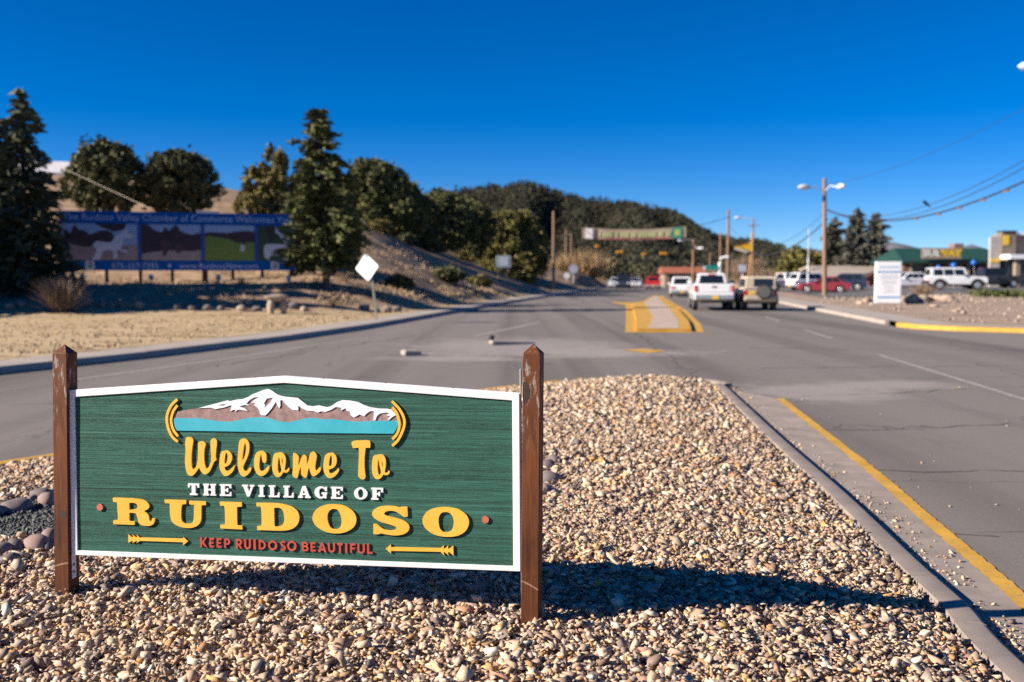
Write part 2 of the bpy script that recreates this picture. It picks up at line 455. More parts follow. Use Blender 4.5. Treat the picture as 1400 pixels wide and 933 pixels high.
_A[:_n, _n] = 1; _A[:_n, _n + 1:] = hp[:, :2]; _A[_n, :_n] = 1; _A[_n + 1:, :_n] = hp[:, :2].T
_w = np.linalg.solve(_A, np.concatenate([hp[:, 2], np.zeros(3)]))
def hill_z(x, y):
    x = np.atleast_1d(np.asarray(x, float)); y = np.atleast_1d(np.asarray(y, float))
    d2 = (x[:, None] - hp[None, :, 0]) ** 2 + (y[:, None] - hp[None, :, 1]) ** 2
    z = _tps(d2) @ _w[:_n] + _w[_n] + _w[_n + 1] * x + _w[_n + 2] * y
    return np.maximum(z, 0.16)
def hz(x, y): return float(hill_z(x, y)[0])
ys = np.concatenate([np.linspace(2, 30, 30), np.linspace(30.5, 80, 100), np.linspace(82, 215, 60)])
ds = np.concatenate([[0.0], np.linspace(0.4, 24, 64), np.linspace(25, 95, 45)])
kx = np.array([lerp_poly(LK, y) for y in ys])
YY, DD = np.meshgrid(ys, ds, indexing='ij')
XX = kx[:, None] - 1.27 - DD
zz = hill_z(XX.ravel(), YY.ravel()).reshape(XX.shape)
bl = np.clip(DD / 1.6, 0, 1)
wob = 0.05 * np.sin(XX * 1.7 + YY * 0.6) * np.sin(YY * 1.1 - XX * 0.4) + 0.035 * np.sin(XX * 4.1) * np.sin(YY * 3.3)
zz = 0.148 * (1 - bl) + bl * (zz + wob * np.clip((zz - 0.25) / 0.6, 0.12, 1))
ny, nd = XX.shape
vv = np.stack([XX, YY, zz], -1).reshape(-1, 3)
idx = np.arange(ny * nd).reshape(ny, nd)
a, b, c, d = idx[:-1, :-1].ravel(), idx[:-1, 1:].ravel(), idx[1:, 1:].ravel(), idx[1:, :-1].ravel()
tris = np.concatenate([np.stack([a, d, c], 1), np.stack([a, c, b], 1)])
def hillside():
    t = NT('dry_hillside'); v = t.coord('Object')
    lawn = t.ramp(t.noise(t.coord('Object', (.35, 1.5, 1)), 1.1, 6.0, 0.72), [(0.32, (0.25, 0.175, 0.095)), (0.5, (0.43, 0.32, 0.19)), (0.72, (0.52, 0.40, 0.26))])  # stretched dark streaks put tree shadows as well as patchy turf into the colour
    dirt = t.ramp(t.noise(v, 0.8, 7.0, 0.72), [(0.3, (0.19, 0.128, 0.082)), (0.5, (0.31, 0.212, 0.135)), (0.72, (0.41, 0.295, 0.19))])
    ge = t.n('ShaderNodeNewGeometry'); sp = t.n('ShaderNodeSeparateXYZ'); t.l(ge.outputs['Position'], sp.inputs[0])
    k = t.ramp(sp.outputs['Z'], [(0.30, (0, 0, 0)), (0.45, (1, 1, 1))])
    t.color(t.mix(k, lawn, dirt)); t.rough(0.95); t.b.inputs['Specular IOR Level'].default_value = 0.1
    t.bump(t.noise(v, 5.0, 5.0, 0.65), 0.4, 0.07)
    return t.m
MT['hillside'] = hillside()
hill = link_mesh('hillside', tri_mesh('hillside', vv, tris, MT['hillside']), label='dry grassy slope and lawn left of the road', cat='hillside', kind='structure')
hill.data.polygons.foreach_set('use_smooth', [True] * len(hill.data.polygons))

# right side: pavement, bare earth, parking lot
def rz_(x, y):
    k = lerp_poly(RK, max(y, 35.31)); d = x - k
    s = min(1.0, max(0.0, (d - 2.0) / 16.0)); s = s * s * (3 - 2 * s)
    s2 = min(1.0, max(0.0, (y - 33.0) / 40.0))
    return 0.148 + 0.40 * s * s2
rys = list(np.linspace(31.2, 60, 40)) + list(np.linspace(62, 215, 50)); vs = []; rd = [0.0, 0.6, 1.3, 2, 3, 4, 5, 6, 7, 8, 9, 10, 11, 12, 13, 14, 15, 16, 18, 21, 25, 30, 40, 60, 90]
corner = [(x, y) for x, y in RKC]
def right_edge(y):
    if y >= 35.31: return lerp_poly(RK, y)
    return lerp_poly(sorted(RKC, key=lambda q: q[1]), y)
for y in rys:
    k = right_edge(y) + 0.155
    for d_ in rd: vs.append((k + d_, y, rz_(k + d_, y) + (random.uniform(-.012, .012) if 1.3 < d_ < 30 else 0)))
m_ = len(rd)
right = MB().add(vs, [(i * m_ + j, i * m_ + j + 1, (i + 1) * m_ + j + 1, (i + 1) * m_ + j) for i in range(len(rys) - 1) for j in range(m_ - 1)])
MT['lot_dirt'] = mat('gravelly_dirt', (0.37, 0.275, 0.195), (0.21, 0.15, 0.11), 0.55, 0.95, 0.7, 9, 0.05)
up(right.build('verge', MT['lot_dirt'], label='bare stony verge on the right between road and parking lot', cat='ground', kind='structure'))
RKF = subdiv(RKC + RK[1:], 1.5)
ky = [p for p in RKF if p[1] < 36.5]; kg = [p for p in RKF if p[1] >= 35.9]
kerb_stones(ky, 0.15, MT['yellow'], -1, 'yellow painted kerb curving into the side street')
kerb_stones(kg, 0.15, MT['sidewalk'], -1, 'plain pale kerb along the right edge of the road')
pr = band('pavement', [p for p in RKF if p[1] > 31.2 and p[1] < 120], -0.16, -1.7, 0.158, MT['sidewalk'], label='pale pavement along the right kerb', cat='pavement', kind='structure')
lot = MB(); lot_v = []; lys = list(np.linspace(72, 112, 24)); lds = [4.5, 7, 10, 14, 18, 24, 32, 45, 70]
for y in lys:
    k = right_edge(y)
    for d_ in lds: lot_v.append((k + d_, y, rz_(k + d_, y) + 0.035))
m_ = len(lds)
lot.add(lot_v, [(i * m_ + j, i * m_ + j + 1, (i + 1) * m_ + j + 1, (i + 1) * m_ + j) for i in range(len(lys) - 1) for j in range(m_ - 1)])
up(lot.build('parking_lot', MT['lot'], label='asphalt parking lot with parked cars on the right', cat='parking lot', kind='structure'))

# median with yellow painted kerbs further down the road
MT['median_top'] = mat('median_concrete', (0.46, 0.35, 0.28), (0.36, 0.28, 0.22), 0.8, 0.92, 0.2, 30, 0.01)
def inset(pts, d):
    n = len(pts); out = []
    for i in range(n):
        p0, p1, p2 = Vector(pts[i - 1]), Vector(pts[i]), Vector(pts[(i + 1) % n])
        n1 = Vector((-(p1 - p0).y, (p1 - p0).x)).normalized(); n2 = Vector((-(p2 - p1).y, (p2 - p1).x)).normalized()
        nn = (n1 + n2).normalized(); k = d / max(0.35, nn.dot(n1))
        q = p1 + nn * k; out.append((q.x, q.y))
    return out
med = [(3.62, 31.8), (6.15, 31.8), (7.1, 37.5), (8.9, 50.5), (13.0, 86.6), (12.3, 86.8), (9.0, 68.0), (8.3, 66.0), (7.0, 67.6), (6.5, 66.4), (6.9, 60.5), (5.85, 51.2), (4.7, 41.0)]
mdt = thing('median', 'raised pale traffic island edged with bright yellow paint', 'traffic island'); tag(mdt, kind='structure')
sheet('painted_line', med, 0.005, MT['yellow'], mdt)
core = [(4.02, 32.15), (5.80, 32.15), (6.75, 38.0), (8.45, 50.5), (12.2, 84.0), (11.9, 84.0), (8.7, 66.0), (7.5, 62.0), (6.25, 51.2), (5.1, 41.0)]
MB().prism([core], lambda p: Vector((p[0], p[1], 0.10)), lambda p: Vector((p[0], p[1], -0.02))).build('kerb', MT['yellow'], mdt)
sheet('island_top', [(4.42, 32.3), (5.42, 32.3), (6.35, 38.0), (8.0, 50.5), (11.9, 82.0), (11.75, 82.0), (8.9, 66.0), (8.2, 62.0), (7.0, 51.2), (5.8, 41.0)], 0.106, MT['median_top'], mdt)

def in_poly(x, y, poly):
    r_ = np.zeros(len(x), bool); n = len(poly)
    for i in range(n):
        x0, y0 = poly[i]; x1, y1 = poly[(i + 1) % n]
        if y0 == y1: continue
        c_ = ((y0 > y) != (y1 > y)) & (x < (x1 - x0) * (y - y0) / (y1 - y0) + x0)
        r_ ^= c_
    return r_
# near island: kerb, gutter, yellow line, gravel bed that falls from the sign toward its edges
def cat(pts, n=8):
    out = []; P = [Vector((p[0], p[1])) for p in pts]; P = [2 * P[0] - P[1]] + P + [2 * P[-1] - P[-2]]
    for i in range(1, len(P) - 2):
        for k in range(n):
            t = k / n
            out.append(0.5 * ((2 * P[i]) + (-P[i - 1] + P[i + 1]) * t + (2 * P[i - 1] - 5 * P[i] + 4 * P[i + 1] - P[i + 2]) * t * t + (-P[i - 1] + 3 * P[i] - 3 * P[i + 1] + P[i + 2]) * t ** 3))
    return [(p.x, p.y) for p in out] + [tuple(P[-2])]
KH = 0.093
KIN = [(2.05, 2.5), (2.13, 4.4), (2.24, 5.18), (2.31, 6.0), (2.50, 7.87), (2.73, 10.66), (3.15, 15.1)]
KF = cat([(2.24, 2.4), (2.34, 4.43), (2.45, 5.20), (2.52, 6.04), (2.71, 7.90), (2.94, 10.69), (3.36, 15.2), (3.42, 16.0)], 6)
isl = thing('traffic_island', 'gravel filled traffic island with a grey concrete kerb in the foreground', 'traffic island'); tag(isl, kind='structure')
segs = [(0, 9), (9, 16), (16, 23), (23, 30), (30, 36), (36, 42)]
for a_, b_ in segs:
    if b_ < len(KF):
        q = [Vector(p) for p in KF[a_:b_ + 1]]
        q[0] = q[0] + (q[1] - q[0]).normalized() * 0.014
        kerb_run('kerb_stone', [tuple(p) for p in q], 0.165, KH, MT['kerb'], isl, side=1)
LEFT_EDGE = [(-8.5, 3.0), (-6.4, 6.5), (-4.71, 9.07), (-4.44, 9.44), (-2.2, 12.6), (-0.11, 15.33), (0.84, 16.29), (1.6, 16.75), (2.24, 16.95), (2.84, 16.85), (3.25, 16.5), (3.42, 16.0)]
kerb_run('back_kerb', subdiv(LEFT_EDGE[:7], 0.6), 0.15, 0.10, MT['yellow'], isl, side=1)
kerb_run('end_kerb', subdiv(LEFT_EDGE[6:], 0.4), 0.15, 0.09, MT['kerb'], isl, side=1)
YL = cat([(2.62, 2.4), (2.70, 4.4), (2.91, 5.70), (3.13, 7.41), (3.42, 9.6), (3.98, 14.7)], 10)
def resample(pts, n):
    d = [0.0]
    for a_, b_ in zip(pts, pts[1:]): d.append(d[-1] + math.dist(a_, b_))
    return [(float(np.interp(d[-1] * k / (n - 1), d, [p[0] for p in pts])), float(np.interp(d[-1] * k / (n - 1), d, [p[1] for p in pts]))) for k in range(n)]
ga, gb_ = resample(KF[:-4], 50), resample(YL, 50)
gut = MB(); gut.add([(x + .002, y, .034) for x, y in ga] + [((xa * .45 + xb * .55), (ya * .45 + yb * .55), .013) for (xa, ya), (xb, yb) in zip(ga, gb_)] + [(x - .05, y, .0035) for x, y in gb_],
    [(r_ * 50 + i, r_ * 50 + i + 1, r_ * 50 + 51 + i, r_ * 50 + 50 + i) for r_ in range(2) for i in range(49)])
up(gut.build('gutter', MT['gutter'], road))
up(wavy_strip(cat(YL, 3), 0.115, 0.009, 0.10, 9).build('edge_line', MT['yellow'], road))
bed_poly = [(-8.5, 1.2)] + LEFT_EDGE[:-1] + [p for p in reversed(cat(KIN, 6))] + [(2.1, 1.2)]
_edge = np.array([(-9.6, 1.2)] + LEFT_EDGE[:-1] + [p for p in reversed(cat(KIN, 3))] + [(2.1, 0.0)])
def bed_z(x, y):
    """height of the gravel: a low mound, flush with the kerb at its rim"""
    p = np.stack([np.atleast_1d(x), np.atleast_1d(y)], -1).astype(float); best = np.full(len(p), 1e9)
    for a_, b_ in zip(_edge[:-1], _edge[1:]):
        ab = b_ - a_; t = np.clip(((p - a_) @ ab) / (ab @ ab), 0, 1)
        best = np.minimum(best, np.linalg.norm(p - (a_ + t[:, None] * ab), axis=1))
    k = np.clip(best / 2.1, 0, 1)
    return KH - .026 + (.233 - KH + .026) * k * (2 - k)
def bed_hit(px, py):
    z = .2
    for _ in range(12):
        r_ = spot(px, py, 1.0) - Vector((0, 0, CAMZ)); s_ = (z - CAMZ) / r_.z; p = r_ * s_ + Vector((0, 0, CAMZ)); z = float(bed_z(p.x, p.y)[0])
    return Vector((p.x, p.y, z))
bx_, by_ = np.meshgrid(np.arange(-8.5, 3.6, .2), np.arange(1.2, 17.2, .2)); bzz = bed_z(bx_.ravel(), by_.ravel()) - .010
ins_ = in_poly(bx_.ravel(), by_.ravel(), bed_poly); bzz[~ins_] = -.06
bi = np.arange(bx_.size).reshape(bx_.shape)
a, b, c, d = bi[:-1, :-1].ravel(), bi[:-1, 1:].ravel(), bi[1:, 1:].ravel(), bi[1:, :-1].ravel()
link_mesh('gravel_bed', tri_mesh('gravel_bed', np.stack([bx_.ravel(), by_.ravel(), bzz], 1), np.concatenate([np.stack([a, b, c], 1), np.stack([a, c, d], 1)]), MT['bed']), isl)

def stone_variants(n, seed, asp=(1.0, 0.72, 0.5), pts=11, jag=0.18):
    rnd = random.Random(seed); out = []
    for k in range(n):
        bm = bmesh.new()
        cs = [(sx, sy, sz) for sx in (-1, 1) for sy in (-1, 1) for sz in (-1, 1)]
        sk = [rnd.uniform(-.3, .3) for _ in range(3)]
        for sx, sy, sz in rnd.sample(cs, min(8, pts) - (k % 3)):      # a broken block: jittered, skewed corners, some missing
            kx, ky, kz = (rnd.uniform(1 - jag * 1.7, 1 + jag * .5) for _ in range(3))
            x_, y_, z_ = sx * kx + sk[0] * sy, sy * ky + sk[1] * sz, sz * kz + sk[2] * sx
            bm.verts.new((x_ * asp[0] * .40, y_ * asp[1] * .40, z_ * asp[2] * .40))
        for _ in range(1 if k % 3 == 0 else 0):
            bm.verts.new((rnd.uniform(-.5, .5) * asp[0], rnd.uniform(-.5, .5) * asp[1], rnd.choice((-1, 1)) * asp[2] * .48))
        res = bmesh.ops.convex_hull(bm, input=bm.verts)
        bmesh.ops.triangulate(bm, faces=bm.faces)
        bm.verts.index_update()
        loose = [v for v in bm.verts if not v.link_faces]
        bmesh.ops.delete(bm, geom=loose, context='VERTS'); bm.verts.index_update()
        bmesh.ops.recalc_face_normals(bm, faces=bm.faces)
        out.append((np.array([v.co[:] for v in bm.verts]), np.array([[v.index for v in f.verts] for f in bm.faces])))
        bm.free()
    return out
def rand_rot(n, tilt):
    yaw = RNG.uniform(0, 2 * np.pi, n); p_ = RNG.normal(0, tilt, n); q_ = RNG.normal(0, tilt, n)
    cy, sy, cp, sp_, cq, sq = np.cos(yaw), np.sin(yaw), np.cos(p_), np.sin(p_), np.cos(q_), np.sin(q_)
    z0 = np.zeros(n); o1 = np.ones(n)
    Rz = np.array([[cy, -sy, z0], [sy, cy, z0], [z0, z0, o1]]).transpose(2, 0, 1)
    Ry = np.array([[cp, z0, sp_], [z0, o1, z0], [-sp_, z0, cp]]).transpose(2, 0, 1)
    Rx = np.array([[o1, z0, z0], [z0, cq, -sq], [z0, sq, cq]]).transpose(2, 0, 1)
    return Rz @ Ry @ Rx
def scatter(variants, pos, size, tilt):
    n = len(pos); vi = RNG.integers(0, len(variants), n); V = []; T = []; off = 0
    rot = rand_rot(n, tilt)
    for k, (v, t) in enumerate(variants):
        s_ = np.where(vi == k)[0]
        if len(s_) == 0: continue
        w = np.einsum('nij,vj->nvi', rot[s_], v) * size[s_][:, None, None] + pos[s_][:, None, :]
        V.append(w.reshape(-1, 3)); T.append((t[None] + (np.arange(len(s_)) * len(v))[:, None, None]).reshape(-1, 3) + off); off += len(s_) * len(v)
    return np.concatenate(V), np.concatenate(T)
def jgrid(x0, x1, y0, y1, g):
    gx, gy = np.meshgrid(np.arange(x0, x1, g), np.arange(y0, y1, g))
    x = gx.ravel() + RNG.uniform(-.5, .5, gx.size) * g; y = gy.ravel() + RNG.uniform(-.5, .5, gx.size) * g
    return x, y
DARK = [(-5.0, 5.4), (-3.2, 5.85), (-2.55, 6.2), (-2.62, 6.7), (-3.15, 7.0), (-3.85, 7.0), (-5.0, 6.7)]
P_, S_ = [], []
for (x0, x1, y0, y1, g_, sm) in ((-5.5, 2.6, 1.6, 7.0, 0.0205, 0.0270), (-6.5, 3.2, 7.0, 11.0, 0.027, 0.033), (-5, 3.7, 11.0, 17.2, 0.036, 0.043)):
    x, y = jgrid(x0, x1, y0, y1, g_)
    k = in_poly(x, y, bed_poly) & ~in_poly(x, y, DARK) & (np.abs(x) < 0.62 * y + 1.2)
    x, y = x[k], y[k]; n = len(x)
    s_ = np.clip(sm * np.exp(RNG.normal(0, 0.46, n)), 0.011, 0.105)
    z = bed_z(x, y) + RNG.uniform(-.010, .012, n) + 0.010 * np.sin(x * 2.1 + y) * np.sin(y * 1.7)
    P_.append(np.stack([x, y, z], 1)); S_.append(s_)
    k2 = RNG.random(n) < 0.22                      # loose top layer
    P_.append(np.stack([x[k2] + .012, y[k2] - .01, z[k2] + 0.022], 1)); S_.append(np.clip(s_[k2] * RNG.uniform(.6, 1.25, k2.sum()), .015, .095))
V_, T_ = scatter(stone_variants(32, 5, (1.25, .88, .40), 8, .34), np.concatenate(P_), np.concatenate(S_), 0.42)
link_mesh('gravel', tri_mesh('gravel', V_, T_, MT['gravel']), label='loose tan and pinkish crushed gravel filling the traffic island', cat='gravel', kind='stuff')
x, y = jgrid(-5.0, -2.5, 5.3, 7.1, 0.020)
k = in_poly(x, y, DARK); x, y = x[k], y[k]
V_, T_ = scatter(stone_variants(8, 6), np.stack([x, y, bed_z(x, y) + RNG.uniform(-.006, .010, len(x))], 1), np.clip(0.026 * np.exp(RNG.normal(0, .3, len(x))), .012, .05), 0.5)
link_mesh('dark_gravel', tri_mesh('dark_gravel', V_, T_, MT['dark_gravel']), label='patch of fine dark grey gravel ringed by cobbles left of the sign', cat='gravel', kind='stuff')
# stones spilled into the gutter and onto the road
n = 1500; tt = RNG.random(n) ** 0.8; kf = np.array(KF)
ii = np.clip((tt * (len(kf) - 1)).astype(int), 0, len(kf) - 2); fr = RNG.random(n)[:, None]
pp = kf[ii] * (1 - fr) + kf[ii + 1] * fr
off_ = np.abs(RNG.normal(0.02, 0.13, n)) + 0.03
clump = 0.5 + 0.5 * np.sin(pp[:, 1] * 3.1) * np.sin(pp[:, 1] * 1.3 + 1)
k = (RNG.random(n) < clump) & (off_ < 0.42)
pos = np.stack([pp[k, 0] + off_[k], pp[k, 1], 0.006 + .032 * np.clip(1 - off_[k] / .4, 0, 1)], 1)
x2 = RNG.uniform(3.0, 7.5, 260); y2 = RNG.uniform(5, 17, 260); k2 = (x2 > 3.2 + 0.07 * (y2 - 5)) & (RNG.random(260) < np.exp(-(x2 - 3) / 1.8))
pos = np.concatenate([pos, np.stack([x2[k2], y2[k2], np.full(k2.sum(), 0.006)], 1)])
V_, T_ = scatter(stone_variants(8, 9), pos, np.clip(0.018 * np.exp(RNG.normal(0, .45, len(pos))), .007, .055), 0.35)
link_mesh('spilled_gravel', tri_mesh('spilled_gravel', V_, T_, MT['gravel']), label='small stones spilled along the gutter between kerb and yellow line', cat='gravel', kind='stuff')

def boulder(name, label, cat_, loc, dims, m, seed, rz=0.0, group=None, sub=2, rough=0.16, parent=None):
    bm = bmesh.new(); bmesh.ops.create_icosphere(bm, subdivisions=sub, radius=0.5)
    rnd = random.Random(seed); ph = [rnd.uniform(0, 6.28) for _ in range(6)]
    for v in bm.verts:
        p = v.co * 2
        k = 1 + rough * (math.sin(p.x * 2.3 + ph[0]) * math.sin(p.y * 2.7 + ph[1]) + 0.6 * math.sin(p.z * 4.1 + ph[2]) * math.sin(p.x * 3.7 + ph[3])) + rnd.uniform(-1, 1) * rough * 0.25
        v.co = Vector((v.co.x * dims[0], v.co.y * dims[1], v.co.z * dims[2])) * k
    me = bpy.data.meshes.new(name); bm.to_mesh(me); bm.free(); me.materials.append(m)
    me.polygons.foreach_set('use_smooth', [True] * len(me.polygons))
    o = link_mesh(name, me, parent, label, cat_, group); o.location = (loc[0], loc[1], loc[2]); o.rotation_euler = (0, 0, rz)
    return o
# cobbles ringing the dark gravel left of the sign
for i, (px, py, Y, w_, h_, m_, lab) in enumerate([
    (24, 692, 7.35, .34, .15, 'cobble', 'long flat purple cobble on the far rim of the dark gravel'),
    (-8, 699, 7.2, .30, .13, 'cobble', 'flat purple cobble cut by the left picture edge, far rim of the dark gravel'),
    (45, 682, 7.5, .10, .09, 'cobble', 'smallest grey cobble on the far rim of the dark gravel'),
    (58, 676, 7.6, .22, .15, 'cobble', 'dark rounded cobble leaning on the pink stone by the post'),
    (63, 684, 7.35, .20, .17, 'pink_cobble', 'pink angular stone on the far rim next to the left post'),
    (49, 744, 6.2, .27, .16, 'pink_cobble', 'broad pinkish cobble on the near rim of the dark gravel'),
    (21, 747, 6.1, .19, .14, 'cobble', 'rounded grey purple cobble on the near rim between two larger ones'),
    (4, 752, 6.0, .20, .13, 'cobble', 'dark cobble on the near rim at the left picture edge'),
    (68, 734, 6.3, .20, .16, 'pink_cobble', 'tilted pink stone touching the left post above the gravel'),
    (14, 764, 5.85, .15, .10, 'cobble', 'low dark cobble in front of the near rim'),
    (63, 748, 6.1, .14, .10, 'cobble', 'small dark cobble half hidden behind the left post'),
    (752, 654, 8.3, .26, .16, 'cobble', 'largest purple rock beside the right post at mid height'),
    (747, 636, 8.7, .20, .15, 'cobble', 'dark rock just behind the largest purple one by the right post'),
    (757, 628, 8.9, .16, .12, 'cobble', 'small purple rock on the upper edge of the rocks by the right post'),
    (789, 606, 9.9, .13, .14, 'cobble', 'lone reddish rock standing upright out on the gravel'),
    (744, 668, 7.9, .18, .13, 'pink_cobble', 'pinkish rock lowest of those beside the right post')]):
    w_ *= .74; h_ *= .74
    p = bed_hit(px, py + h_ * .5 * FPX / Y * .6)
    boulder('cobble', lab, 'rock', (p.x, p.y, p.z + h_ * 0.24), (w_, w_ * 0.75, h_), MT[m_], 40 + i, random.uniform(0, 3), 'smooth cobbles on the gravel')

# ---------------------------------------------------------------- the welcome sign
# letter outlines in millimetres on the sign face (u to the right, v up)
WELCOME = [[[[668,642],[679,645],[698,645],[711,634],[709,618],[704,596],[699,557],[697,511],[700,485],[707,476],[718,482],[727,497],[732,518],[735,541],[737,587],[736,615],[743,621],[757,625],[771,622],[779,614],[778,602],[772,588],[769,558],[769,519],[774,493],[781,481],[791,485],[800,500],[808,519],[809,542],[807,578],[806,608],[806,627],[812,636],[824,642],[836,638],[843,630],[841,608],[837,582],[834,559],[833,543],[838,528],[825,520],[814,497],[802,470],[787,455],[773,449],[760,455],[748,469],[741,485],[736,482],[725,465],[707,444],[695,441],[681,443],[670,458],[664,484],[661,517],[663,546],[667,569],[665,596],[664,612],[667,628]]],[[[889,578],[904,578],[920,566],[926,544],[922,525],[912,507],[899,497],[882,491],[884,480],[890,472],[903,472],[915,479],[927,491],[934,500],[939,500],[937,488],[929,471],[913,454],[899,446],[886,444],[873,450],[861,468],[854,488],[853,511],[857,543],[862,566],[871,575]],[[894,567],[899,562],[901,547],[898,528],[893,513],[886,508],[882,511],[882,524],[885,544],[888,562]]],[[[990,642],[1007,639],[1017,627],[1022,608],[1020,579],[1013,553],[1002,530],[990,507],[984,495],[987,482],[994,472],[1005,474],[1017,486],[1026,496],[1030,491],[1027,475],[1016,460],[1001,447],[987,443],[973,449],[963,465],[956,490],[955,522],[958,568],[962,607],[967,631],[978,640]],[[998,621],[1002,611],[1003,588],[999,562],[990,539],[983,528],[981,536],[985,568],[991,604]]],[[[1088,580],[1101,577],[1111,569],[1114,558],[1113,523],[1104,516],[1093,520],[1089,538],[1087,560],[1084,562],[1078,547],[1074,518],[1074,492],[1079,477],[1088,474],[1103,481],[1115,493],[1126,503],[1130,498],[1125,480],[1113,462],[1098,452],[1084,448],[1068,453],[1055,467],[1047,488],[1044,511],[1047,540],[1055,565],[1069,576]]],[[[1157,568],[1169,569],[1181,572],[1199,574],[1210,566],[1218,550],[1219,527],[1215,501],[1211,486],[1216,480],[1226,484],[1233,495],[1238,492],[1236,479],[1224,468],[1211,470],[1206,472],[1197,459],[1187,447],[1173,444],[1161,450],[1149,467],[1144,490],[1146,519],[1150,548]],[[1181,551],[1186,539],[1188,520],[1192,497],[1196,481],[1190,470],[1182,466],[1175,474],[1174,500],[1176,526]],[[1198,546],[1202,536],[1203,520],[1200,511],[1197,523],[1196,536]]],[[[1260,571],[1275,570],[1288,559],[1290,545],[1287,522],[1286,506],[1293,519],[1300,541],[1309,558],[1317,564],[1327,561],[1333,552],[1332,529],[1333,510],[1342,536],[1349,562],[1353,575],[1372,581],[1382,572],[1387,559],[1383,537],[1378,511],[1377,491],[1384,482],[1392,490],[1401,501],[1408,498],[1406,482],[1395,469],[1380,458],[1367,453],[1357,459],[1350,475],[1345,500],[1338,484],[1334,458],[1329,445],[1319,445],[1302,458],[1300,470],[1302,493],[1300,503],[1291,480],[1285,457],[1282,443],[1272,441],[1256,452],[1253,463],[1257,483],[1258,521],[1258,550]]],[[[1458,575],[1475,576],[1488,565],[1494,546],[1492,523],[1484,507],[1470,495],[1450,490],[1452,477],[1458,470],[1468,471],[1482,478],[1495,491],[1502,499],[1506,494],[1504,482],[1492,465],[1478,452],[1461,445],[1448,447],[1435,456],[1425,473],[1421,496],[1424,531],[1429,557],[1441,572]],[[1463,563],[1468,555],[1468,535],[1466,516],[1459,506],[1452,508],[1450,516],[1454,542],[1459,559]]],[[[1576,635],[1591,640],[1624,641],[1667,643],[1673,633],[1672,606],[1667,604],[1648,605],[1646,593],[1641,561],[1640,513],[1642,481],[1646,456],[1642,446],[1630,441],[1617,447],[1605,460],[1607,484],[1610,535],[1613,592],[1610,604],[1580,602],[1577,611],[1572,627]]],[[[1688,565],[1698,567],[1716,570],[1731,573],[1743,568],[1751,553],[1754,534],[1752,509],[1747,486],[1748,480],[1758,479],[1765,487],[1768,493],[1774,487],[1771,474],[1760,467],[1745,467],[1738,470],[1732,457],[1722,448],[1708,444],[1695,449],[1684,466],[1679,488],[1679,514],[1683,546]],[[1716,550],[1717,530],[1721,508],[1727,489],[1725,473],[1718,466],[1712,473],[1709,498],[1710,524],[1713,543]],[[1734,537],[1737,528],[1736,510],[1733,512],[1731,524]]]]
VILLAGE_NAME = [[[[246,315],[342,315],[401,312],[433,305],[451,290],[456,275],[450,263],[437,254],[423,250],[439,240],[450,228],[452,211],[454,198],[462,196],[468,201],[469,211],[485,211],[485,197],[475,179],[457,170],[430,170],[406,174],[393,184],[388,199],[385,216],[378,234],[362,238],[340,238],[339,198],[345,193],[369,191],[368,173],[247,174],[246,193],[272,196],[274,208],[270,291],[247,294]],[[340,290],[363,292],[381,287],[389,276],[386,264],[375,256],[357,254],[340,254]]],[[[542,312],[664,312],[663,292],[642,290],[636,272],[634,215],[641,198],[656,189],[677,187],[696,192],[706,208],[709,289],[682,291],[681,309],[774,308],[775,290],[751,288],[749,275],[749,216],[741,194],[722,176],[690,166],[658,165],[616,173],[585,192],[572,216],[571,293],[544,294]]],[[[852,309],[974,308],[975,287],[948,284],[947,191],[951,187],[975,187],[976,167],[854,169],[853,187],[879,188],[881,204],[880,278],[876,288],[854,289]]],[[[1054,308],[1161,310],[1208,304],[1246,295],[1263,286],[1277,275],[1287,255],[1289,235],[1284,211],[1269,190],[1244,175],[1205,167],[1159,166],[1058,167],[1057,186],[1080,188],[1083,201],[1082,279],[1077,289],[1056,290]],[[1152,285],[1174,287],[1193,281],[1203,265],[1207,237],[1206,213],[1196,196],[1177,187],[1155,188],[1151,199]]],[[[1478,311],[1520,309],[1553,297],[1580,277],[1592,255],[1595,233],[1588,207],[1569,186],[1535,169],[1497,161],[1455,162],[1413,174],[1380,193],[1363,217],[1358,239],[1366,266],[1385,288],[1419,304],[1448,310]],[[1478,289],[1494,285],[1507,269],[1514,245],[1516,221],[1511,199],[1497,184],[1476,182],[1455,191],[1445,211],[1439,235],[1440,259],[1450,278],[1463,286]]],[[[1836,308],[1863,308],[1865,259],[1843,256],[1826,270],[1806,282],[1784,287],[1759,285],[1744,278],[1741,268],[1754,260],[1788,253],[1828,244],[1855,233],[1870,219],[1874,202],[1867,183],[1842,167],[1802,160],[1768,162],[1738,167],[1721,170],[1713,164],[1684,164],[1684,216],[1706,215],[1721,202],[1741,189],[1768,184],[1793,187],[1805,195],[1803,205],[1788,211],[1753,220],[1719,229],[1694,242],[1679,257],[1677,273],[1687,290],[1709,303],[1744,310],[1784,311],[1811,307],[1823,303]]],[[[2064,312],[2103,309],[2137,300],[2164,281],[2178,260],[2182,237],[2175,210],[2156,186],[2122,168],[2083,162],[2044,162],[2004,170],[1970,188],[1948,211],[1940,237],[1946,264],[1966,288],[1996,303],[2030,310]],[[2059,288],[2078,286],[2093,275],[2102,254],[2103,230],[2097,203],[2083,187],[2061,183],[2041,190],[2029,206],[2024,232],[2025,261],[2035,278],[2044,285]]]]
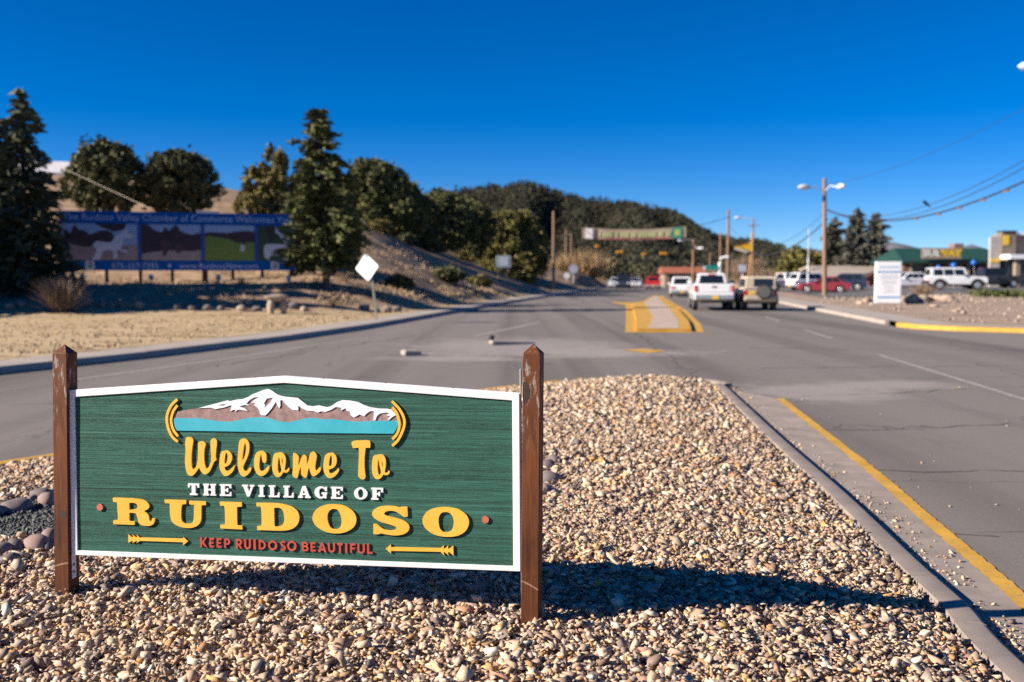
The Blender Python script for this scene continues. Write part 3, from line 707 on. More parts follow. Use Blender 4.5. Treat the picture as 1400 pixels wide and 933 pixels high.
ARROWS = [[[[331,123],[351,106],[360,107],[355,123],[374,106],[383,106],[379,123],[397,106],[643,107],[645,118],[671,96],[643,73],[642,89],[396,89],[377,75],[383,87],[373,87],[353,74],[358,87],[349,86],[330,76]]],[[[1747,91],[1775,115],[1776,100],[2033,103],[2052,118],[2048,102],[2055,102],[2074,118],[2071,102],[2077,102],[2099,117],[2100,68],[2077,85],[2070,85],[2075,67],[2055,84],[2048,84],[2053,66],[2033,85],[1775,81],[1774,68]]]]
DOTS = [[[168,262],[186,262]],[[2264,254],[2282,255]]]
ROCK = [[608,775],[658,785],[742,798],[800,813],[863,829],[905,840],[915,836],[956,844],[987,847],[1019,859],[1042,872],[1081,887],[1104,896],[1132,900],[1152,890],[1178,873],[1203,864],[1224,860],[1245,859],[1290,855],[1310,840],[1341,817],[1366,812],[1401,818],[1446,809],[1467,815],[1497,835],[1527,846],[1567,844],[1612,836],[1642,822],[1676,810],[1716,805],[1765,804],[1785,800],[1809,774],[1817,745],[1765,744],[1686,741],[1646,739],[1606,736],[1566,738],[1516,744],[1476,748],[1426,746],[1390,752],[1360,754],[1330,751],[1289,741],[1248,731],[1212,730],[1186,733],[1150,742],[1125,751],[1089,753],[1048,751],[1006,748],[960,737],[923,729],[882,729],[825,733],[778,740],[736,746],[684,744],[602,745]]
WATER = [[602,745],[684,744],[736,746],[778,740],[825,733],[882,729],[923,729],[960,737],[1006,748],[1048,751],[1089,753],[1125,751],[1150,742],[1186,733],[1212,730],[1248,731],[1289,741],[1330,751],[1360,754],[1390,752],[1426,746],[1476,748],[1516,744],[1566,738],[1606,736],[1646,739],[1686,741],[1765,744],[1817,745],[1818,726],[1810,703],[1794,678],[1212,675],[891,678],[619,678],[606,696],[599,720]]
SNOW = [[[742,798],[800,813],[863,829],[905,840],[915,836],[956,844],[987,847],[1019,859],[1042,872],[1081,887],[1104,896],[1132,900],[1152,890],[1178,873],[1203,864],[1224,860],[1245,859],[1290,855],[1310,840],[1341,817],[1366,812],[1401,818],[1446,809],[1467,815],[1497,835],[1527,846],[1567,844],[1612,836],[1642,822],[1676,810],[1716,805],[1765,804],[1785,800],[1809,774],[1806,772],[1790,763],[1772,748],[1764,748],[1780,769],[1760,768],[1775,784],[1755,785],[1726,780],[1708,766],[1701,745],[1690,744],[1694,791],[1676,792],[1661,784],[1641,765],[1631,769],[1616,774],[1601,764],[1586,759],[1571,769],[1565,789],[1549,792],[1544,805],[1519,793],[1523,808],[1512,808],[1492,811],[1466,796],[1436,785],[1411,788],[1396,781],[1371,789],[1340,790],[1310,802],[1291,817],[1290,791],[1259,794],[1239,808],[1223,823],[1203,844],[1193,842],[1194,815],[1187,801],[1179,815],[1169,834],[1146,800],[1125,776],[1110,763],[1089,765],[1081,773],[1079,790],[1067,806],[1049,817],[1060,827],[1036,830],[1054,845],[1079,859],[1054,857],[1029,845],[1008,825],[1026,814],[997,817],[969,809],[1000,798],[1016,785],[997,788],[971,792],[954,789],[949,781],[945,792],[932,789],[919,783],[927,810],[922,815],[883,802],[836,794],[810,801]],[[1121,851],[1154,856],[1139,829],[1105,802],[1111,818],[1104,826]],[[842,807],[863,817],[904,824],[879,811],[863,813]]]
BRACKETS = [[[625,844],[590,811],[568,769],[563,730],[572,686],[592,646],[623,620]],[[624,812],[600,779],[588,740],[591,706],[603,676],[625,649]],[[1788,843],[1820,812],[1844,774],[1853,736],[1843,694],[1818,646],[1788,617]],[[1790,812],[1812,783],[1824,746],[1826,717],[1814,679],[1789,650]]]
VILLAGE = [["T",676,738,344,403],["H",761,832,343,402],["E",854,918,341,402],["V",977,1045,342,402],["I",1067,1101,340,400],["L",1124,1182,339,401],["L",1203,1259,340,400],["A",1283,1351,339,400],["G",1371,1439,337,400],["E",1460,1524,339,399],["O",1583,1654,336,400],["F",1674,1737,339,401]]
KEEP = [["K",739,776,68,117],["E",791,817,67,116],["E",831,858,67,116],["P",873,907,67,115],["R",938,972,66,115],["U",984,1021,64,115],["I",1035,1048,64,115],["D",1064,1103,65,113],["O",1116,1166,64,113],["S",1180,1214,63,114],["O",1220,1271,63,115],["B",1300,1336,64,111],["E",1347,1374,64,111],["A",1387,1432,62,111],["U",1441,1478,63,110],["T",1490,1519,62,111],["I",1533,1544,63,111],["F",1559,1587,64,111],["U",1598,1637,62,111],["L",1649,1678,62,113]]
SW, SH, APEX = 2.44, 0.887, (1.215, 0.968)
def green_board():
    t = NT('sandblasted_green'); v = t.coord('Object', (0.16, 1, 9.0))
    ga = t.noise(v, 5.0, 8.0, 0.66, 0.35)
    gb = t.noise(t.coord('Object', (0.08, 1, 26.0)), 4.0, 5.0, 0.65, 0.2)
    gc = t.noise(t.coord('Object'), 420.0, 2.0, 0.6)
    ad = t.n('ShaderNodeMath'); ad.operation = 'ADD'; t.l(ga, ad.inputs[0]); t.l(gb, ad.inputs[1])
    lines = t.ramp(ad.outputs[0], [(0.40, (0, 0, 0)), (0.47, (0.75, 0.75, 0.75)), (0.62, (0.85, 0.85, 0.85)), (0.8, (1, 1, 1))])
    fac = t.n('ShaderNodeMath'); fac.operation = 'MULTIPLY'; fac.inputs[1].default_value = 0.5; t.l(ad.outputs[0], fac.inputs[0])
    ln2 = t.ramp(fac.outputs[0], [(0.35, (0, 0, 0)), (0.44, (0.7, 0.7, 0.7)), (0.455, (0.25, 0.25, 0.25)), (0.47, (0.8, 0.8, 0.8)), (0.52, (0.85, 0.85, 0.85)), (0.53, (0.45, 0.45, 0.45)), (0.545, (0.9, 0.9, 0.9)), (0.62, (1, 1, 1))])
    col = t.ramp(fac.outputs[0], [(0.36, (0.010, 0.045, 0.032)), (0.45, (0.026, 0.105, 0.075)), (0.52, (0.032, 0.125, 0.09)), (0.64, (0.05, 0.165, 0.122))])
    t.color(col); t.rough(0.6); t.b.inputs['Specular IOR Level'].default_value = 0.3
    b1 = t.n('ShaderNodeBump'); b1.inputs['Strength'].default_value = 0.85; b1.inputs['Distance'].default_value = 0.006
    t.l(ln2, b1.inputs['Height'])
    b2 = t.n('ShaderNodeBump'); b2.inputs['Strength'].default_value = 0.5; b2.inputs['Distance'].default_value = 0.0012
    t.l(gc, b2.inputs['Height']); t.l(b1.outputs[0], b2.inputs['Normal']); t.l(b2.outputs[0], t.b.inputs['Normal'])
    return t.m
MT['green'] = green_board()
MT['sign_white'] = mat('sign_white_paint', (0.80, 0.79, 0.78), (0.72, 0.70, 0.68), 9.0, 0.55, 0.08, 60, 0.002)
MT['gold'] = mat('gold_paint', (0.82, 0.47, 0.06), (0.76, 0.40, 0.04), 4.0, 0.5, 0.06, 60, 0.002)
MT['red'] = mat('red_letter_paint', (0.50, 0.075, 0.045), (0.38, 0.05, 0.035), 9.0, 0.55)
MT['dot_red'] = mat('dot_paint', (0.55, 0.15, 0.09), (0.45, 0.11, 0.07), 9.0, 0.6)
MT['teal'] = mat('lake_paint', (0.06, 0.42, 0.50), (0.02, 0.34, 0.42), 5.0, 0.5)
MT['rock_paint'] = mat('mountain_paint', (0.36, 0.23, 0.21), (0.19, 0.11, 0.10), 26.0, 0.7, 0.2, 180, 0.002)
MT['snow_paint'] = mat('snow_paint', (0.82, 0.83, 0.85), (0.76, 0.77, 0.79), 6.0, 0.5)
MT['galv'] = mat('galvanised_strip', (0.62, 0.62, 0.64), (0.48, 0.48, 0.50), 12.0, 0.5)
MT['screw'] = mat('screw_head', (0.10, 0.095, 0.09), None, 20, 0.4, metal=0.7)
def post_wood():
    t = NT('stained_post'); v = t.coord('Object', (1, 1, 0.07))
    gr = t.noise(v, 55.0, 6.0, 0.65, 0.6)
    big = t.noise(t.coord('Object', (1, 1, 0.35)), 7.0, 4.0, 0.6)
    c = t.ramp(gr, [(0.28, (0.030, 0.010, 0.005)), (0.5, (0.10, 0.031, 0.011)), (0.72, (0.20, 0.066, 0.022))])
    c = t.mix(0.5, c, t.ramp(big, [(0.3, (0.038, 0.013, 0.006)), (0.7, (0.18, 0.060, 0.021))]))
    sp = t.n('ShaderNodeSeparateXYZ'); tc = t.n('ShaderNodeTexCoord'); t.l(tc.outputs['Object'], sp.inputs[0])
    ws = t.noise(t.coord('Object', (1, 1, 0.18)), 60.0, 5.0, 0.7)
    top = t.ramp(sp.outputs['Z'], [(0.0, (0, 0, 0)), (1.0, (1, 1, 1))])
    mr = t.n('ShaderNodeMapRange'); mr.inputs['From Min'].default_value = 1.05; mr.inputs['From Max'].default_value = 1.38; t.l(sp.outputs['Z'], mr.inputs['Value'])
    ml = t.n('ShaderNodeMath'); ml.operation = 'MULTIPLY'; t.l(mr.outputs[0], ml.inputs[0]); t.l(t.ramp(ws, [(0.56, (0, 0, 0)), (0.68, (1, 1, 1))]), ml.inputs[1])
    c = t.mix(ml.outputs[0], c, (0.40, 0.36, 0.33))
    t.color(c); t.rough(0.6); t.b.inputs['Specular IOR Level'].default_value = 0.2
    t.bump(gr, 0.35, 0.004)
    return t.m
MT['post'] = post_wood()
MT['knot'] = mat('wood_knot', (0.035, 0.016, 0.010), (0.02, 0.01, 0.007), 40, 0.6)
MT['scrape'] = mat('scrape_mark', (0.30, 0.17, 0.11), (0.2, 0.1, 0.06), 60, 0.8)

yaw, roll, lean = -0.16509, 0.01265, 0.03454
ex = Vector((math.cos(yaw) * math.cos(roll), math.sin(yaw) * math.cos(roll), math.sin(roll)))
nb = Vector((-math.sin(yaw), math.cos(yaw), 0))
ez = Vector((0, 0, 1)) * math.cos(lean) + nb * math.sin(lean)
ez = (ez - ex * ez.dot(ex)).normalized(); en = ez.cross(ex)
S0 = Vector((-2.3645, 5.2597, 0.3384))
SK = 0.934
sign = thing('welcome_sign', 'green carved welcome sign with white frame hung between two brown wooden posts', 'sign', (S0.x, S0.y, 0.11))
# local frame of everything fixed to the panel: x = u, y = depth away from the viewer, z = v
Mp = Matrix(((ex.x, en.x, ez.x, S0.x), (ex.y, en.y, ez.y, S0.y), (ex.z, en.z, ez.z, S0.z - 0.0), (0, 0, 0, 1)))
Mp = Matrix.Translation(-Vector(sign.location)) @ Mp
def sp_(name, mb, m, smooth=False, label=None, parent=None):
    o = mb.build(name, m, parent or sign, smooth=smooth, label=label)
    if parent is None: o.matrix_local = Mp
    return o
FACE = 0.009          # the green ground lies this far behind the frame and the raised letters
f_at = lambda d: (lambda p: Vector((p[0], d, p[1])))
outer = [(0, 0), (SW, 0), (SW, SH), APEX, (0, SH)]
inner = [(0.033, 0.025), (SW - 0.036, 0.025), (SW - 0.036, SH - 0.036), (APEX[0], APEX[1] - 0.036), (0.033, SH - 0.036)]
sp_('board', MB().prism([[(0.02, 0.015), (SW - 0.02, 0.015), (SW - 0.02, SH - 0.02), (APEX[0], APEX[1] - 0.02), (0.02, SH - 0.02)]], f_at(FACE), f_at(0.030)), MT['green'])
o = sp_('frame', MB().prism([outer, inner], f_at(0.0), f_at(0.038)), MT['sign_white'])
bv = o.modifiers.new('soft edge', 'BEVEL'); bv.width = 0.002; bv.segments = 2; bv.limit_method = 'ANGLE'
sp_('backing', MB().prism([[(0.003, 0.003), (SW - 0.003, 0.003), (SW - 0.003, SH - 0.003), (APEX[0], APEX[1] - 0.003), (0.003, SH - 0.003)]], f_at(0.039), f_at(0.046)), MT['sign_white'])

def mm(pl): return [(p[0] / 1000.0, p[1] / 1000.0) for p in pl]
def smooth_loop(pl, sharp=62):
    """round the traced outline, keep real corners"""
    n = len(pl); P = [Vector(p) for p in pl]; keep = []
    for i in range(n):
        a_, b_ = P[i] - P[i - 1], P[(i + 1) % n] - P[i]
        keep.append(a_.length > 1e-9 and b_.length > 1e-9 and a_.angle(b_) > R(sharp))
    out = []
    for i in range(n):
        if keep[i]: out.append(tuple(P[i])); continue
        a_ = P[i].lerp(P[i - 1], 0.25); b_ = P[i].lerp(P[(i + 1) % n], 0.25)
        out += [tuple(a_), tuple(b_)]
    return out
def clean(pl):
    out = []
    for p in pl:
        if not out or math.dist(p, out[-1]) > 0.0006: out.append(p)
    if math.dist(out[0], out[-1]) < 0.0006: out.pop()
    return out
def raised(name, polys, m, d0=0.0, d1=FACE + 0.002, rounds=2, sharp=62, label=None):
    ps = []
    for pl in polys:
        q = clean(mm(pl) if max(abs(p[0]) for p in pl) > 30 else pl)
        for _ in range(rounds): q = clean(smooth_loop(q, sharp))
        ps.append(q)
    mb = MB(); flat = f_at(d0 + 0.0012)
    mb.prism(ps, f_at(d0), f_at(d1))
    return sp_(name, mb, m, label=label)
for pl in WELCOME: raised('letter', pl, MT['gold'], d0=-0.001, sharp=75)
for pl in VILLAGE_NAME: raised('letter', pl, MT['gold'], d0=-0.001, sharp=50)
for pl in ARROWS: raised('arrow', pl, MT['gold'], rounds=0)
for (cx, cy), (ex_, ey_) in DOTS:
    r_ = abs(ex_ - cx)
    raised('dot', [[(cx + r_ * math.cos(2 * PI * k / 28), cy + r_ * math.sin(2 * PI * k / 28)) for k in range(28)]], MT['dot_red'], rounds=0)

def ell(cx, cy, rx, ry, a0=0, a1=360, n=14):
    return [(cx + rx * math.cos(R(a0 + (a1 - a0) * k / n)), cy + ry * math.sin(R(a0 + (a1 - a0) * k / n))) for k in range(n + (0 if abs(a1 - a0) == 360 else 1))]
def stroke_poly(pts, w):
    P = [Vector(p) for p in pts]; L_, R_ = [], []
    for i, p in enumerate(P):
        t = (P[min(i + 1, len(P) - 1)] - P[max(i - 1, 0)]).normalized(); n = Vector((-t.y, t.x)) * w / 2
        L_.append(tuple(p + n)); R_.append(tuple(p - n))
    return L_ + R_[::-1]
SLAB = {
 'T': [[(0, 1), (1, 1), (1, .66), (.86, .66), (.82, .86), (.67, .86), (.67, .14), (.84, .14), (.84, 0), (.16, 0), (.16, .14), (.33, .14), (.33, .86), (.18, .86), (.14, .66), (0, .66)]],
 'H': [[(0, 1), (.44, 1), (.44, .87), (.37, .87), (.37, .58), (.63, .58), (.63, .87), (.56, .87), (.56, 1), (1, 1), (1, .87), (.92, .87), (.92, .13), (1, .13), (1, 0), (.56, 0), (.56, .13), (.63, .13), (.63, .44), (.37, .44), (.37, .13), (.44, .13), (.44, 0), (0, 0), (0, .13), (.08, .13), (.08, .87), (0, .87)]],
 'E': [[(0, 1), (1, 1), (1, .68), (.86, .68), (.8, .87), (.43, .87), (.43, .58), (.58, .58), (.6, .68), (.71, .68), (.71, .33), (.6, .33), (.58, .44), (.43, .44), (.43, .13), (.82, .13), (.88, .34), (1, .34), (1, 0), (0, 0), (0, .13), (.1, .13), (.1, .87), (0, .87)]],
 'F': [[(0, 1), (1, 1), (1, .64), (.86, .64), (.8, .87), (.46, .87), (.46, .56), (.6, .56), (.62, .67), (.74, .67), (.74, .31), (.62, .31), (.6, .42), (.46, .42), (.46, .13), (.6, .13), (.6, 0), (0, 0), (0, .13), (.12, .13), (.12, .87), (0, .87)]],
 'L': [[(0, 1), (.62, 1), (.62, .87), (.48, .87), (.48, .13), (.8, .13), (.86, .4), (1, .4), (1, 0), (0, 0), (0, .13), (.13, .13), (.13, .87), (0, .87)]],
 'I': [[(0, 1), (1, 1), (1, .87), (.77, .87), (.77, .13), (1, .13), (1, 0), (0, 0), (0, .13), (.23, .13), (.23, .87), (0, .87)]],
 'V': [[(0, 1), (.48, 1), (.48, .87), (.40, .87), (.58, .40), (.72, .87), (.62, .87), (.62, 1), (1, 1), (1, .87), (.9, .87), (.60, 0), (.40, 0), (.1, .87), (0, .87)]],
 'A': [[(.36, 1), (.62, 1), (.92, .13), (1, .13), (1, 0), (.55, 0), (.55, .13), (.63, .13), (.60, .25), (.34, .25), (.3, .13), (.38, .13), (.38, 0), (0, 0), (0, .13), (.08, .13)], [(.46, .72), (.56, .39), (.37, .39)]],
 'G': [[(.99, .98), (.99, .64), (.86, .64), (.80, .78), (.68, .87), (.54, .87), (.42, .77), (.36, .5), (.42, .22), (.54, .12), (.66, .17), (.69, .36), (.57, .36), (.57, .5), (1, .5), (1, .38), (.95, .36), (.95, 0), (.83, 0), (.77, .07), (.62, -.01), (.42, -.01), (.2, .1), (.05, .29), (0, .5), (.06, .74), (.2, .91), (.42, 1.01), (.64, 1), (.8, .94), (.85, .98)]],
 'O': [ell(.5, .5, .5, .51, n=28), ell(.5, .5, .21, .37, n=22)],
}
t_ = .21
def sans(c, a):
    """bold round-cornered capitals; a = width / height, t_ = stem in heights -> tx in widths"""
    x = t_ / a; y = .2
    if c == 'I': return [[(0, 0), (1, 0), (1, 1), (0, 1)]]
    if c == 'E': return [[(0, 0), (1, 0), (1, y), (x, y), (x, .41), (.9, .41), (.9, .6), (x, .6), (x, .8), (1, .8), (1, 1), (0, 1)]]
    if c == 'F': return [[(0, 0), (x, 0), (x, .38), (.88, .38), (.88, .58), (x, .58), (x, .8), (1, .8), (1, 1), (0, 1)]]
    if c == 'L': return [[(0, 0), (1, 0), (1, y), (x, y), (x, 1), (0, 1)]]
    if c == 'T': return [[(.5 - x / 2, 0), (.5 + x / 2, 0), (.5 + x / 2, .8), (1, .8), (1, 1), (0, 1), (0, .8), (.5 - x / 2, .8)]]
    if c == 'K': return [[(0, 0), (x, 0), (x, .40), (.74, 0), (1.04, 0), (.56, .53), (1, 1), (.72, 1), (x, .62), (x, 1), (0, 1)]]
    if c == 'U': return [[(0, 1), (0, .38)] + ell(.5, .38, .5, .39, 180, 360, 12)[1:] + [(1, 1), (1 - x, 1), (1 - x, .38)] + ell(.5, .38, .5 - x, .2, 360, 180, 10)[1:] + [(x, 1)]]
    if c == 'O': return [ell(.5, .5, .5, .51, n=26), ell(.5, .5, .5 - x * .95, .51 - .2, n=22)]
    if c == 'D': return [[(0, 0), (.4, 0)] + ell(.4, .5, .6, .5, -90, 90, 14)[1:] + [(0, 1)], [(x, .8), (.4, .8)] + ell(.4, .5, .6 - x, .3, 90, -90, 12)[1:] + [(x, .2)]]
    if c in 'PR':
        o_ = [(0, 0), (x, 0), (x, .36), (.45, .36)] if c == 'P' else [(0, 0), (x, 0), (x, .36), (.38, .36), (.72, 0), (1.04, 0), (.68, .40)]
        return [o_ + ell(.55, .68, .45, .32, -80 if c == 'P' else -60, 90, 12) + [(0, 1)], [(x, .82), (.55, .82)] + ell(.55, .68, .45 - x, .14, 90, -90, 8)[1:] + [(x, .54)]]
    if c == 'B': return [[(0, 0), (.55, 0)] + ell(.57, .29, .43, .29, -88, 60, 10) + ell(.52, .76, .4, .24, -40, 90, 10) + [(0, 1)], [(x, .84), (.5, .84)] + ell(.5, .74, .42 - x, .1, 90, -90, 6)[1:] + [(x, .64)], [(x, .44), (.55, .44)] + ell(.55, .31, .43 - x, .13, 90, -90, 6)[1:] + [(x, .18)]]
    if c == 'A': return [[(0, 0), (.25, 0), (.32, .19), (.68, .19), (.75, 0), (1, 0), (.62, 1), (.38, 1)], [(.5, .70), (.61, .37), (.39, .37)]]
    if c == 'S':
        p = [(.84, .80), (.72, .88), (.54, .91), (.34, .88), (.22, .76), (.28, .62), (.48, .54), (.68, .46), (.80, .32), (.74, .17), (.55, .09), (.34, .11), (.16, .22)]
        q = cat([(u * a, v) for u, v in p], 2)
        return [[(u / a, v) for u, v in stroke_poly(q, .20)]]
for c, x0, x1, y0, y1 in VILLAGE:
    y0, y1 = 340, 400.5
    raised('letter', [[((x0 + u * (x1 - x0)) / 1000, (y0 + v * (y1 - y0)) / 1000) for u, v in pl] for pl in SLAB[c]], MT['sign_white'], d0=-0.001, rounds=0)
for c, x0, x1, y0, y1 in KEEP:
    a_ = (x1 - x0) / (y1 - y0)
    q = [[((x0 + u * (x1 - x0)) / 1000, (y0 + v * (y1 - y0)) / 1000) for u, v in pl] for pl in sans(c, a_)]
    raised('letter', q, MT['red'], rounds=0)
sp_('mountain', MB().prism([clean(mm(ROCK))], f_at(0.004), f_at(FACE + .002)), MT['rock_paint'])
sp_('lake', MB().prism([clean(mm(WATER))], f_at(0.0015), f_at(FACE + .003)), MT['teal'])
sp_('snow_cap', MB().prism([clean(mm(p)) for p in SNOW], f_at(-0.0005), f_at(FACE)), MT['snow_paint'])
for br in BRACKETS:
    q = cat(mm(br), 5)
    sp_('bracket_arc', MB().prism([stroke_poly(q, 0.0135)], f_at(-0.002), f_at(FACE + .002)), MT['gold'])

def sign_post(u, side, h):
    """square post, pyramid top, twisted a little about its own axis"""
    base = S0 + ex * u + en * 0.032; base.z = -0.10
    w = 0.0445; tw = R(-13.5); hz_ = h - 0.043
    mb = MB(); b_ = 0.003
    ring = lambda e, z: [(-e + b_, -e, z), (e - b_, -e, z), (e, -e + b_, z), (e, e - b_, z), (e - b_, e, z), (-e + b_, e, z), (-e, e - b_, z), (-e, -e + b_, z)]
    vs = ring(w, 0) + ring(w, hz_ - .004) + ring(w - .002, hz_) + [(0, 0, h)]
    fs = []
    for k in range(2):
        for i in range(8): fs.append((k * 8 + i, k * 8 + (i + 1) % 8, k * 8 + 8 + (i + 1) % 8, k * 8 + 8 + i))
    for i in range(8): fs.append((16 + i, 16 + (i + 1) % 8, 24))
    fs.append(tuple(range(7, -1, -1)))
    mb.add(vs, fs)
    o = mb.build('post', MT['post'], sign)
    A_ = Matrix.Rotation(tw, 3, 'Z') @ Matrix.Rotation(-lean * .85, 3, 'X')
    base = base - (A_ @ Vector((0, 0, 1)) - Vector((0, 0, 1))) * .45
    o.location = base - Vector(sign.location); o.rotation_euler = A_.to_euler()
    return o, hz_
pl_, hl = sign_post(-0.050, -1, 1.568)
pr_, hr = sign_post(SW + 0.052, 1, 1.60)
def knot(post, x, z, rx, rzz):
    n = 18
    mb = MB(); mb.prism([[(x + rx * math.cos(2 * PI * k / n) * (1 + .12 * math.sin(3 * k)), z + rzz * math.sin(2 * PI * k / n)) for k in range(n)]], lambda p: Vector((max(-.0425, min(.0425, p[0])), -0.0452, p[1])), lambda p: Vector((max(-.0425, min(.0425, p[0])), -0.043, p[1])))
    return mb.build('knot', MT['knot'], post)
knot(pr_, -0.034, 1.36, 0.026, 0.055)
knot(pl_, 0.012, 0.66, 0.02, 0.022)
for post, za, zb in ((pl_, 0.375, 0.398), (pr_, 0.425, 0.385)):
    MB().prism([[(-.042, za - .003), (.042, zb - .003), (.042, zb + .004), (0, (za + zb) / 2 + .008), (-.042, za + .003)]], lambda p: Vector((p[0], -0.0450, p[1])), lambda p: Vector((p[0], -0.043, p[1]))).build('scrape', MT['scrape'], post)
# mounting strips screwed to the inner faces of the posts
for u, s in ((0.0, 1), (SW, -1)):
    st = sp_('mounting_strip', MB().box((u - s * 0.0035, 0.022, SH / 2 - .005), (0.004, 0.036, SH + 0.25)), MT['galv'])
    for z_ in (-0.095, -0.055, SH + 0.045, SH + 0.085):
        q = MB(); x_ = u - s * 0.0015
        q.tube([(x_, 0.018, z_), (x_ + s * 0.004, 0.018, z_)], 0.0075, 8)
        q.build('screw', MT['screw'], st)
for k, u in enumerate((0.31, 0.72, 1.05, 1.42, 1.75, 2.1)):
    v_ = SH + (APEX[1] - SH) * (u / APEX[0] if u < APEX[0] else (SW - u) / (SW - APEX[0]))
    sp_('screw', MB().tube([(u, 0.018, v_ - .002), (u, 0.018, v_ + .003)], 0.005, 8), MT['screw'])

_cam = Vector((0, 0, CAMZ))
sign.location = _cam + (Vector(sign.location) - _cam) * SK
sign.scale = (SK, SK, SK)

# ---------------------------------------------------------------- vegetation
MT['bark'] = mat('bark', (0.14, 0.10, 0.07), (0.07, 0.05, 0.035), 9, 0.95, 0.5, 30, 0.03, stretch=(1, 1, .2))
MT['spruce'] = island_mat('spruce_needles', [(0.030, 0.040, 0.025), (0.061, 0.071, 0.037), (0.043, 0.057, 0.037), (0.091, 0.098, 0.046)], 0.8)
MT['fir'] = island_mat('fir_needles', [(0.05, 0.06, 0.022), (0.105, 0.112, 0.036), (0.075, 0.085, 0.028), (0.15, 0.145, 0.05)], 0.8)
MT['pinyon'] = island_mat('pinyon_needles', [(0.054, 0.061, 0.029), (0.115, 0.113, 0.043), (0.077, 0.087, 0.038), (0.154, 0.138, 0.052)], 0.8)
MT['juniper'] = island_mat('juniper_leaves', [(0.104, 0.091, 0.031), (0.193, 0.154, 0.049), (0.148, 0.126, 0.039), (0.240, 0.189, 0.063)], 0.8)
MT['oak'] = island_mat('oak_leaves', [(0.056, 0.068, 0.026), (0.119, 0.123, 0.041), (0.083, 0.093, 0.033), (0.175, 0.162, 0.054)], 0.8)
MT['oak_gold'] = island_mat('golden_oak_leaves', [(0.077, 0.080, 0.026), (0.177, 0.152, 0.043), (0.123, 0.116, 0.036), (0.240, 0.203, 0.058)], 0.8)
MT['blue_spruce'] = island_mat('blue_spruce_needles', [(0.057, 0.060, 0.048), (0.108, 0.108, 0.084), (0.076, 0.082, 0.066), (0.140, 0.126, 0.096)], 0.8)
MT['twig'] = island_mat('bare_twigs', [(0.22, 0.155, 0.105), (0.32, 0.23, 0.155), (0.17, 0.115, 0.08)], 0.9)
MT['gold_twig'] = island_mat('golden_twigs', [(0.30, 0.20, 0.10), (0.40, 0.27, 0.14), (0.24, 0.155, 0.08)], 0.9)

def leaf_soup(pts, size, rng, flat=0.0, tri_per=2, dirs=None, elong=1.0):
    """small randomly turned leaf-clump triangles around points"""
    n = len(pts); V = []; 
    for k in range(tri_per):
        d1 = rng.normal(size=(n, 3)); d1[:, 2] *= (1 - flat)
        if dirs is not None: d1 = d1 * 0.55 + dirs * 1.3
        d1 /= np.linalg.norm(d1, axis=1)[:, None] + 1e-9
        d2 = rng.normal(size=(n, 3)); d2 -= d1 * (d1 * d2).sum(1)[:, None]; d2 /= np.linalg.norm(d2, axis=1)[:, None] + 1e-9
        s = size * rng.uniform(.45, 1.5, n)[:, None]
        c = pts + rng.normal(size=(n, 3)) * size * .25
        V.append(np.stack([c - d1 * s * .5 * elong - d2 * s * .32, c - d1 * s * .35 * elong + d2 * s * .38, c + d1 * s * .62 * elong], 1))
    V = np.concatenate(V).reshape(-1, 3)
    return V, np.arange(len(V)).reshape(-1, 3)

def conifer(name, label, loc, H, Rb, m, seed, group, z0=0.10, lev=34, per=9, dens=9, leaf=0.32, power=0.85, ragged=0.25, lean=0.0):
    root = thing(name, label, 'tree', loc, 0, group)
    rng = np.random.default_rng(seed); rnd = random.Random(seed)
    MB().tube([(0, 0, -0.4), (0, 0, H * .3), (lean * .5, 0, H * .7), (lean, 0, H * .97)], [H * .024, H * .018, H * .009, H * .002], 9).build('trunk', MT['bark'], root, smooth=True)
    P = []; D = []; limbs = MB()
    for i in range(lev):
        f = (i + rnd.random() * .8) / lev; z = H * (z0 + (1 - z0) * f)
        r_ = Rb * (1 - f) ** power * (0.82 if i % 3 else 1.08) + 0.12
        if f < .12: r_ *= .72 + 2.2 * f
        for j in range(max(4, int(per * (1 - f * .55)))):
            a_ = rnd.uniform(0, 2 * PI); L = r_ * rnd.uniform(1 - ragged * 1.5, 1 + ragged * .55)
            if rnd.random() < .06: continue
            droop = rnd.uniform(-.28, .02) - .1 * (1 - f) + .25 * max(0, f - .75) * 4 * .5
            tip = np.array([math.cos(a_) * L, math.sin(a_) * L, droop * L])
            side = np.array([-math.sin(a_), math.cos(a_), 0])
            nn = max(3, int(dens * L / Rb * 1.2) + 2)
            tt = rng.uniform(.18, 1.0, nn) ** .75
            wdt = (1 - tt) * .34 * L + .05
            p = tip[None] * tt[:, None] + side[None] * (rng.uniform(-1, 1, nn) * wdt)[:, None]
            p[:, 2] += z - 0.10 * L * np.abs(rng.normal(size=nn)) * .5 + .06 * L * np.sin(tt * 3)
            p[:, 0] += lean * f
            P.append(p); dd = tip / (np.linalg.norm(tip) + 1e-9)
            D.append(np.repeat((dd + side * 0)[None], nn, 0))
            if i % 2 == 0 and j % 2 == 0: limbs.tube([(lean * f, 0, z), tuple(tip * .8 + np.array([lean * f, 0, z]))], [H * .005, H * .0015], 4, cap=False)
    limbs.build('limbs', MT['bark'], root, kind='stuff')
    V, T = leaf_soup(np.concatenate(P), leaf, rng, 0.35, 2, np.concatenate(D), 1.15)
    link_mesh('crown', tri_mesh('crown', V, T, m), root)
    return root

